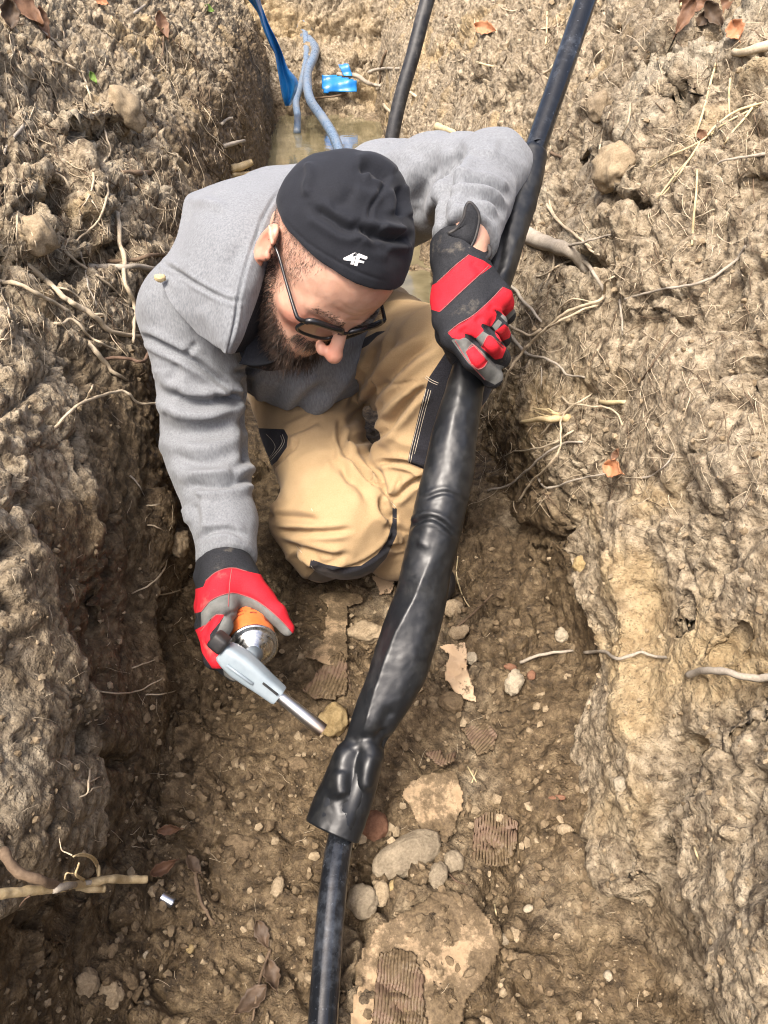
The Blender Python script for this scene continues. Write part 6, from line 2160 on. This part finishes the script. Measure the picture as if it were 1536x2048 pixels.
root(k5([(1536, 260), (1460, 280), (1400, 300), (1340, 300)]), 16, 10, 'pale', 'stout bleached stick near the orange dead leaf', .02, 'twig', 'twig')
root(k5([(590, 280), (540, 340), (545, 410)]), 3.5, 2.5, 'pale', 'thin root near the upper pipe', .016)
root(k5([(700, 340), (705, 440)]), 3, 2, 'pale', 'thin straight root above the jagged clod', .016)
root(k5([(630, 640), (600, 720), (580, 790), (570, 900), (580, 1020)]), 4, 2.5, 'pale', 'wispy root hanging in front of the rounded clod', .03)
root(k5([(750, 590), (740, 680), (700, 780)]), 4.5, 2.5, 'pale', 'wispy root hanging above the rounded clod', .03)
root(k5([(230, 430), (290, 395), (330, 350)]), 5, 3, 'pale', 'small root close beside the upper pipe', .012)
root(k5([(270, 70), (268, 180), (262, 255)]), 4, 3, 'straw', 'thin upright straw on the slope between the two black pipes', .015, 'straw', 'straw', wob=.2)
root(k5([(1035, 45), (1040, 0)]), 4, 3, 'straw', 'straw standing by the dark red leaves', .015, 'straw', 'straw', wob=.2)
root(k5([(280, 1150), (310, 1230), (400, 1320), (470, 1380), (535, 1433)]), 4, 4, 'pale', 'thin root beginning the arch over the woody root', .016)
# behind the man
root(kh([(455, 285), (520, 290), (570, 320), (615, 330)]), 8, 6, 'grey', 'curved grey root in front of the blue scrap', [.02, .1, .1, .02])
root(kh([(640, 195), (620, 240), (612, 330)]), 5, 4, 'brown', 'dark upright root beside the matt black pipe', .06)
root(kh([(570, 280), (620, 265), (690, 262)]), 6, 4, 'grey', 'level grey root joining the matt black pipe', .06)
root(kh([(450, 468), (510, 490), (590, 530)]), 6, 4, 'pale', 'pale root on the far wall foot above the water', .06)
root(kh([(686, 330), (720, 350), (755, 372)]), 6, 5, 'pale', 'pale root poking out across the matt black pipe', [.25, .15, .0])
root(kh([(630, 400), (665, 440), (700, 470)]), 6, 4, 'pale', 'lower pale root crossing the matt black pipe', [.1, .2, .22])
root(kh([(985, 240), (1050, 255)]), 4, 3, 'straw', 'pale straw end on the slope above the bent arm', .02, 'straw', 'straw', wob=.2)
root(kh([(835, 488), (870, 500), (908, 515)]), 15, 8, 'straw', 'flat wood splinter above the bent sleeve', [.03, .04, .03], 'wood_chip', 'wood chip')
root(kh([(1270, 585), (1320, 605)]), 6, 5, 'brown', 'dark twig end beside the top of the sleeve', .012, 'twig', 'twig')
root(kh([(360, 380), (430, 370), (490, 360)]), 4, 3, 'brown', 'dark root on the bank beneath the blue scrap', .06)
# lower sunny wall and floor
root(k7([(340, 785), (420, 752), (500, 735), (595, 728)]), 7, 5, 'grey', 'grey cross root low on the wall, first length', .01)
root(k7([(650, 738), (740, 730), (800, 765), (860, 755), (920, 735), (990, 755), (1060, 760)]), 7, 6, 'grey', 'grey cross root low on the wall, knobbly second length', .012)
root(k7([(1150, 850), (1220, 825), (1330, 825), (1430, 855), (1560, 860)]), 13, 14, 'grey', 'thick bleached root end at the height of the cross root', [.01, .04, .05, .04, .02])
root(k7([(40, 260), (32, 360), (60, 460), (100, 525)]), 2.5, 2.5, 'straw', 'bent straw beside the lower sleeve', .01, 'straw', 'straw', wob=.2)
root(k7([(205, 455), (120, 540), (0, 640)]), 5, 4, 'brown', 'dark stick leaning on the angular clods', .012, 'twig', 'twig', wob=.3)
root(k7([(85, 1285), (128, 1362)]), 3, 2.5, 'straw', 'short pale straw crossed over another', .008, 'straw', 'straw', wob=.1)
root(k7([(130, 1305), (105, 1365)]), 2.5, 2, 'straw', 'shorter straw under the crossed one', .004, 'straw', 'straw', wob=.1)
root(k8([(215, 745), (225, 800)]), 4, 3, 'straw', 'stub of straw upright beside the big muddy cardboard', .01, 'straw', 'straw', wob=.1)
root(k8([(1180, 470), (1200, 530)]), 5, 3, 'straw', 'stub of straw at the foot of the lowest clay face', .012, 'straw', 'straw', wob=.1)
root([(895, 1745), (915, 1762), (935, 1770)], 3, 2, 'red', 'fine reddish rootlet by the round grey stone', .006)
root([(540, 1900), (520, 1960), (505, 2040)], 6, 4, 'brown', 'dark root pressed in the mud by the bare pipe', .006)
root([(390, 1740), (400, 1800), (430, 1850)], 9, 5, 'brown', 'dark rotten root on the mud', .004)
root([(662, 1190), (680, 1215), (690, 1290), (700, 1380)], 3, 3, 'brown', 'straight dark root along the split cardboard', .004)

# the broken branch at the lower corner
k4 = cr(0, 1600, 3.413)
t = thing('broken_branch', hit(120, 1775)[0], 'broken branch with peeled yellow ends, jutting from the wall near the bottom corner', 'branch')
lf = [.02, .05, .07, .08]
root(k4([(-60, 650), (0, 640), (200, 620), (380, 600), (540, 575), (700, 545), (850, 540), (1000, 538)]), 17, 12, 'yellow', None, [.03, .05, .06, .07, .075, .08, .085], 'peeled_stem', parent=t, sides=10)
root(k4([(20, 345), (60, 410), (110, 480), (200, 525), (290, 550), (380, 580), (460, 590)]), 18, 13, 'brown', None, [.03, .05, .07, .07], 'bark_arm', parent=t, sides=10)
root(k4([(370, 600), (450, 590), (540, 570), (620, 565)]), 15, 8, 'grey', None, [.075, .082, .086], 'knot', parent=t, sides=10)
root(k4([(530, 600), (620, 612), (715, 605)]), 11, 12, 'yellow', None, [.06, .065, .07], 'stub', parent=t, sides=9)
for i, pth in enumerate(([(672, 520), (672, 450), (640, 395), (560, 365), (500, 385)], [(668, 500), (650, 430), (600, 385), (520, 380)], [(570, 545), (520, 510), (530, 460), (540, 430)], [(440, 540), (455, 500), (500, 500)])):
    root(k4(pth), (6, 5, 6, 3)[i], (3, 2, 3, 2)[i], 'yellow', None, [.09, .10, .11], 'peel', parent=t, wob=.4)
root(k4([(200, 650), (160, 690), (130, 725)]), 3.5, 2, 'red', None, [.06, .05, .04], 'side_twig', parent=t)
root(k4([(490, 375), (420, 340), (405, 260)]), 2.5, 1.5, 'pale', None, [.09, .07, .05], 'side_twig', parent=t)

# small chip caught on the hoodie
def chip():
    c = P(320, 556, 1.03)
    V, F = ICO[2]
    q = V * (1 + .2 * noise(V * 2 + 5))[:, None] * np.array([.008, .006, .006])
    tag(link_mesh('snail_shell', c + q, F, [WM['yellow']]), 'small amber coloured shell resting where the hood meets the shoulder', 'shell')
chip()

# metal ferrule lying on the mud
def ferrule():
    h, n = hit(331, 1808)
    a = np.array(h) + n * .006
    d = XW * .45 + DW * .9
    d -= (d @ n) * n; d /= np.linalg.norm(d)
    M = Mat('dull_metal')
    mt = M.done((.50, .53, .56), .35, Metallic=1.0)
    V, F = tube(np.array([a - d * .008, a, a + d * .008]), .0062, 24, cap=False)
    V2, F2 = tube(np.array([a + d * .008, a, a - d * .008]), .0052, 24, cap=False)
    tag(link_mesh('metal_ferrule', *merge([(V, F), (V2, F2)]), [mt]), 'short shiny metal ferrule lying on the dark mud', 'ferrule')
ferrule()

# ------------------------------------------------------------------ dead leaves
def leaf_mat(name, a, b):
    M = Mat(name)
    n1 = M.noise(60, 4, .6)
    return M.done(M.ramp(n1, [(.3, a), (.7, b)]), .6, M.bump(M.noise(150, 3, .6), .4, .002), Specular_IOR_Level=.3)
LF = {'brown': leaf_mat('brown_leaf', (.10, .052, .03), (.21, .115, .066)), 'orange': leaf_mat('orange_leaf', (.30, .13, .06), (.46, .23, .12)), 'dark': leaf_mat('dark_leaf', (.045, .030, .019), (.105, .068, .042)), 'green': leaf_mat('green_leaf', (.09, .16, .03), (.2, .3, .07))}
def leaf(px, py, ln, wd, ang, col, label, curl=.5, lift=.012, group=None):
    h, n = hit_s(px, py, ln * .5)
    s = np.linalg.norm(h - np.array(CAMP))
    L, Wd = ln * s / FOC / 2, wd * s / FOC / 2
    u = XW * math.cos(ang) + DW * math.sin(ang)
    n = n * .6 - np.array(ray(px, py)) * .4
    n /= np.linalg.norm(n)
    u = u - (u @ n) * n; u /= np.linalg.norm(u)
    v = np.cross(n, u)
    V = []
    N1, N2 = 18, 9
    for i in range(N1):
        t = i / (N1 - 1)
        half = Wd * math.sin(math.pi * t ** .8) * (1 + .12 * math.sin(t * 26 + px)) + Wd * .02
        for j in range(N2):
            f = j / (N2 - 1) * 2 - 1
            z = curl * Wd * (f * f) * 1.1 + curl * L * .35 * (2 * t - 1) ** 2 - .08 * Wd * (abs(f) < .15) + .12 * Wd * math.sin(t * 9 + f * 3 + py)
            V.append(h + n * (lift + z) + u * ((2 * t - 1) * L) + v * (f * half))
    t = thing('dead_leaf', h, label, 'leaf', group)
    o = link_mesh('blade', np.array(V), grid_faces(N1, N2), [LF[col]], parent=t)
    sm = o.modifiers.new('thickness', 'SOLIDIFY'); sm.thickness = .0006
    e0, e1 = h + n * (lift + curl * L * .3) + u * L * .95, h + n * (lift + curl * L * .5) + u * L * 1.25
    link_mesh('stalk', *tube(np.array([e0, (e0 + e1) / 2 + n * .001, e1]), .0007, 5), [LF[col]], parent=t)
leaf(1242, 940, 42, 34, .3, 'orange', 'red brown dead leaf low on the sunny wall, caught by a grey root')
leaf(1246, 912, 24, 14, -.7, 'brown', 'small dark leaf curl just above the red brown one', 1.0)
leaf(1478, 72, 34, 26, 1.2, 'orange', 'orange dead leaf near the upper edge of the sunny wall')
leaf(1368, 42, 54, 20, 2.1, 'brown', 'long curled dark red leaf, lowest of the leaf clump')
leaf(1392, 16, 50, 26, .2, 'brown', 'dark red leaf at the top of the leaf clump')
leaf(1425, 34, 46, 22, .9, 'dark', 'very dark leaf inside the leaf clump')
leaf(1452, 12, 44, 24, -.6, 'brown', 'brown leaf at the far side of the leaf clump')
leaf(1400, 48, 30, 18, -1.0, 'dark', 'small black brown leaf under the leaf clump')
leaf(1401, 276, 22, 14, .8, 'brown', 'small purple brown leaf stuck among the straws')
leaf(976, 62, 42, 20, .4, 'orange', 'reddish leaf on the slope between the two black pipes')
leaf(45, 22, 66, 32, .6, 'brown', 'big brown dead leaf on the crest of the wall', .4, .02)
leaf(18, 40, 44, 26, 1.5, 'dark', 'dark dead leaf beside the big brown one', .6)
leaf(78, 52, 44, 20, 1.0, 'brown', 'narrow brown leaf below the big brown one', .6)
leaf(322, 56, 40, 20, 1.1, 'brown', 'single dead leaf on the upper slope away from the others', .5)
leaf(200, 6, 22, 14, .2, 'orange', 'small orange leaf scrap at the very top of the slope')
leaf(326, 1742, 46, 20, -.6, 'brown', 'curled brown leaf beyond the tip of the broken branch', .9)
leaf(346, 1657, 40, 16, -.1, 'brown', 'narrow brown leaf on the dark mud above the ferrule', .6)
leaf(385, 1735, 40, 22, 1.2, 'dark', 'dark red leaf pressed in the mud', .3, .006)
leaf(525, 1870, 46, 24, 1.2, 'dark', 'dark leaf flattened beside the bare pipe', .3, .006)
leaf(505, 2005, 60, 30, 2.2, 'dark', 'big torn dark leaf at the bottom of the floor', .5, .004)
leaf(545, 1965, 50, 26, 1.4, 'dark', 'dark folded leaf above the big torn one', .6, .01)
leaf(415, 20, 16, 10, .2, 'green', 'tiny green sprout on the crest of the wall', .5)
leaf(184, 160, 18, 10, .9, 'green', 'tiny green sprout on the upper slope', .5)

# ------------------------------------------------------------------ crumbs and root hairs nobody could count
def crumbs(name, n, region, lo, hi, mats, seed):
    r = np.random.default_rng(seed)
    Vb, Fb = ICO[0]
    parts, mi = [], []
    while len(parts) < n:
        px, py = region(r)
        loc, nor = hit(px, py)
        d = np.linalg.norm(loc - np.array(CAMP))
        if d > 5: continue
        s = (lo + (hi - lo) * r.random() ** 2.6) * (.6 + .4 * d)
        ax = r.normal(size=(3, 3)); qm, _ = np.linalg.qr(ax)
        k = 1 + r.normal(size=len(Vb)) * .2
        V = (Vb * k[:, None] * np.array([1, .6 + .4 * r.random(), .5 + .4 * r.random()])) @ qm * s + loc + nor * s * .3
        parts.append((V, [Fb]))
        mi += [r.integers(len(mats))] * len(Fb)
    V, F = merge(parts)
    o = link_mesh(name, V, F, mats, mi=mi, smooth=False)
    tag(o, kind='stuff')
    return o
def reg_floor(r):
    y = r.uniform(1150, 2060); return r.uniform(290 + (y - 1580) * -.13 - 30, 1150 + (y - 1600) * .38 + 20), y
def reg_all(r):
    return r.uniform(-20, 1556), r.uniform(-20, 2068)
crumbs('floor_crumbs', 1700, reg_floor, .0014, .0085, [SM['brown'], SM['brown'], SM['brown'], SM['clodmid'], SM['clodmid'], SM['dry']], 5)
crumbs('wall_crumbs', 2200, reg_all, .0012, .0060, [SM['dry'], SM['dry'], SM['clodmid']], 6)

def hairs():
    r = np.random.default_rng(9)
    groups = {'brown': [], 'pale': []}
    def add(px, py, ang, ln, rad, g, lift):
        n = 7
        a = ang + np.cumsum(r.normal(size=n) * .22)
        q = np.cumsum(np.stack([np.cos(a), np.sin(a)], 1) * ln / n, axis=0) + [px, py]
        pts = []
        for i, (x, y) in enumerate(q):
            l, nn = hit(x, y)
            dv = l - np.array(CAMP); d = np.linalg.norm(dv)
            pts.append(np.array(CAMP) + dv / d * (d - lift * math.sin(.3 + 2.6 * i / n)))
        pts = np.array(pts)
        dd = np.linalg.norm(pts - np.array(CAMP), axis=1)
        if np.abs(np.diff(dd)).max() > .10: return
        groups[g].append(tube(spline(pts, 12), np.linspace(rad, rad * .4, 12) * dd.mean(), 3, cap=False))
    for _ in range(1200):
        x = r.uniform(0, 520); y = r.uniform(0, 640)
        add(x, y, 1.15 + r.normal() * .35, r.uniform(25, 110), r.uniform(.0004, .0011), 'brown' if r.random() < .4 else 'pale', r.uniform(.003, .015))
    for _ in range(1000):
        x = r.uniform(900, 1536); y = r.uniform(0, 1000)
        add(x, y, 1.5 + r.normal() * .9, r.uniform(20, 90), r.uniform(.0004, .0009), 'brown' if r.random() < .4 else 'pale', r.uniform(.003, .012))
    for _ in range(160):
        x = r.uniform(0, 380); y = r.uniform(620, 1700)
        add(x, y, r.uniform(0, 6.28), r.uniform(15, 60), r.uniform(.0003, .0006), 'pale' if r.random() < .6 else 'brown', r.uniform(.003, .01))
    for _ in range(200):
        x, y = reg_floor(r)
        add(x, y, r.uniform(0, 6.28), r.uniform(12, 50), r.uniform(.0003, .0005), 'pale' if r.random() < .5 else 'brown', .003)
    for g, parts in groups.items():
        V, F = merge(parts)
        tag(link_mesh('root_hairs', V, F, [WM[g]]), kind='stuff')
hairs()
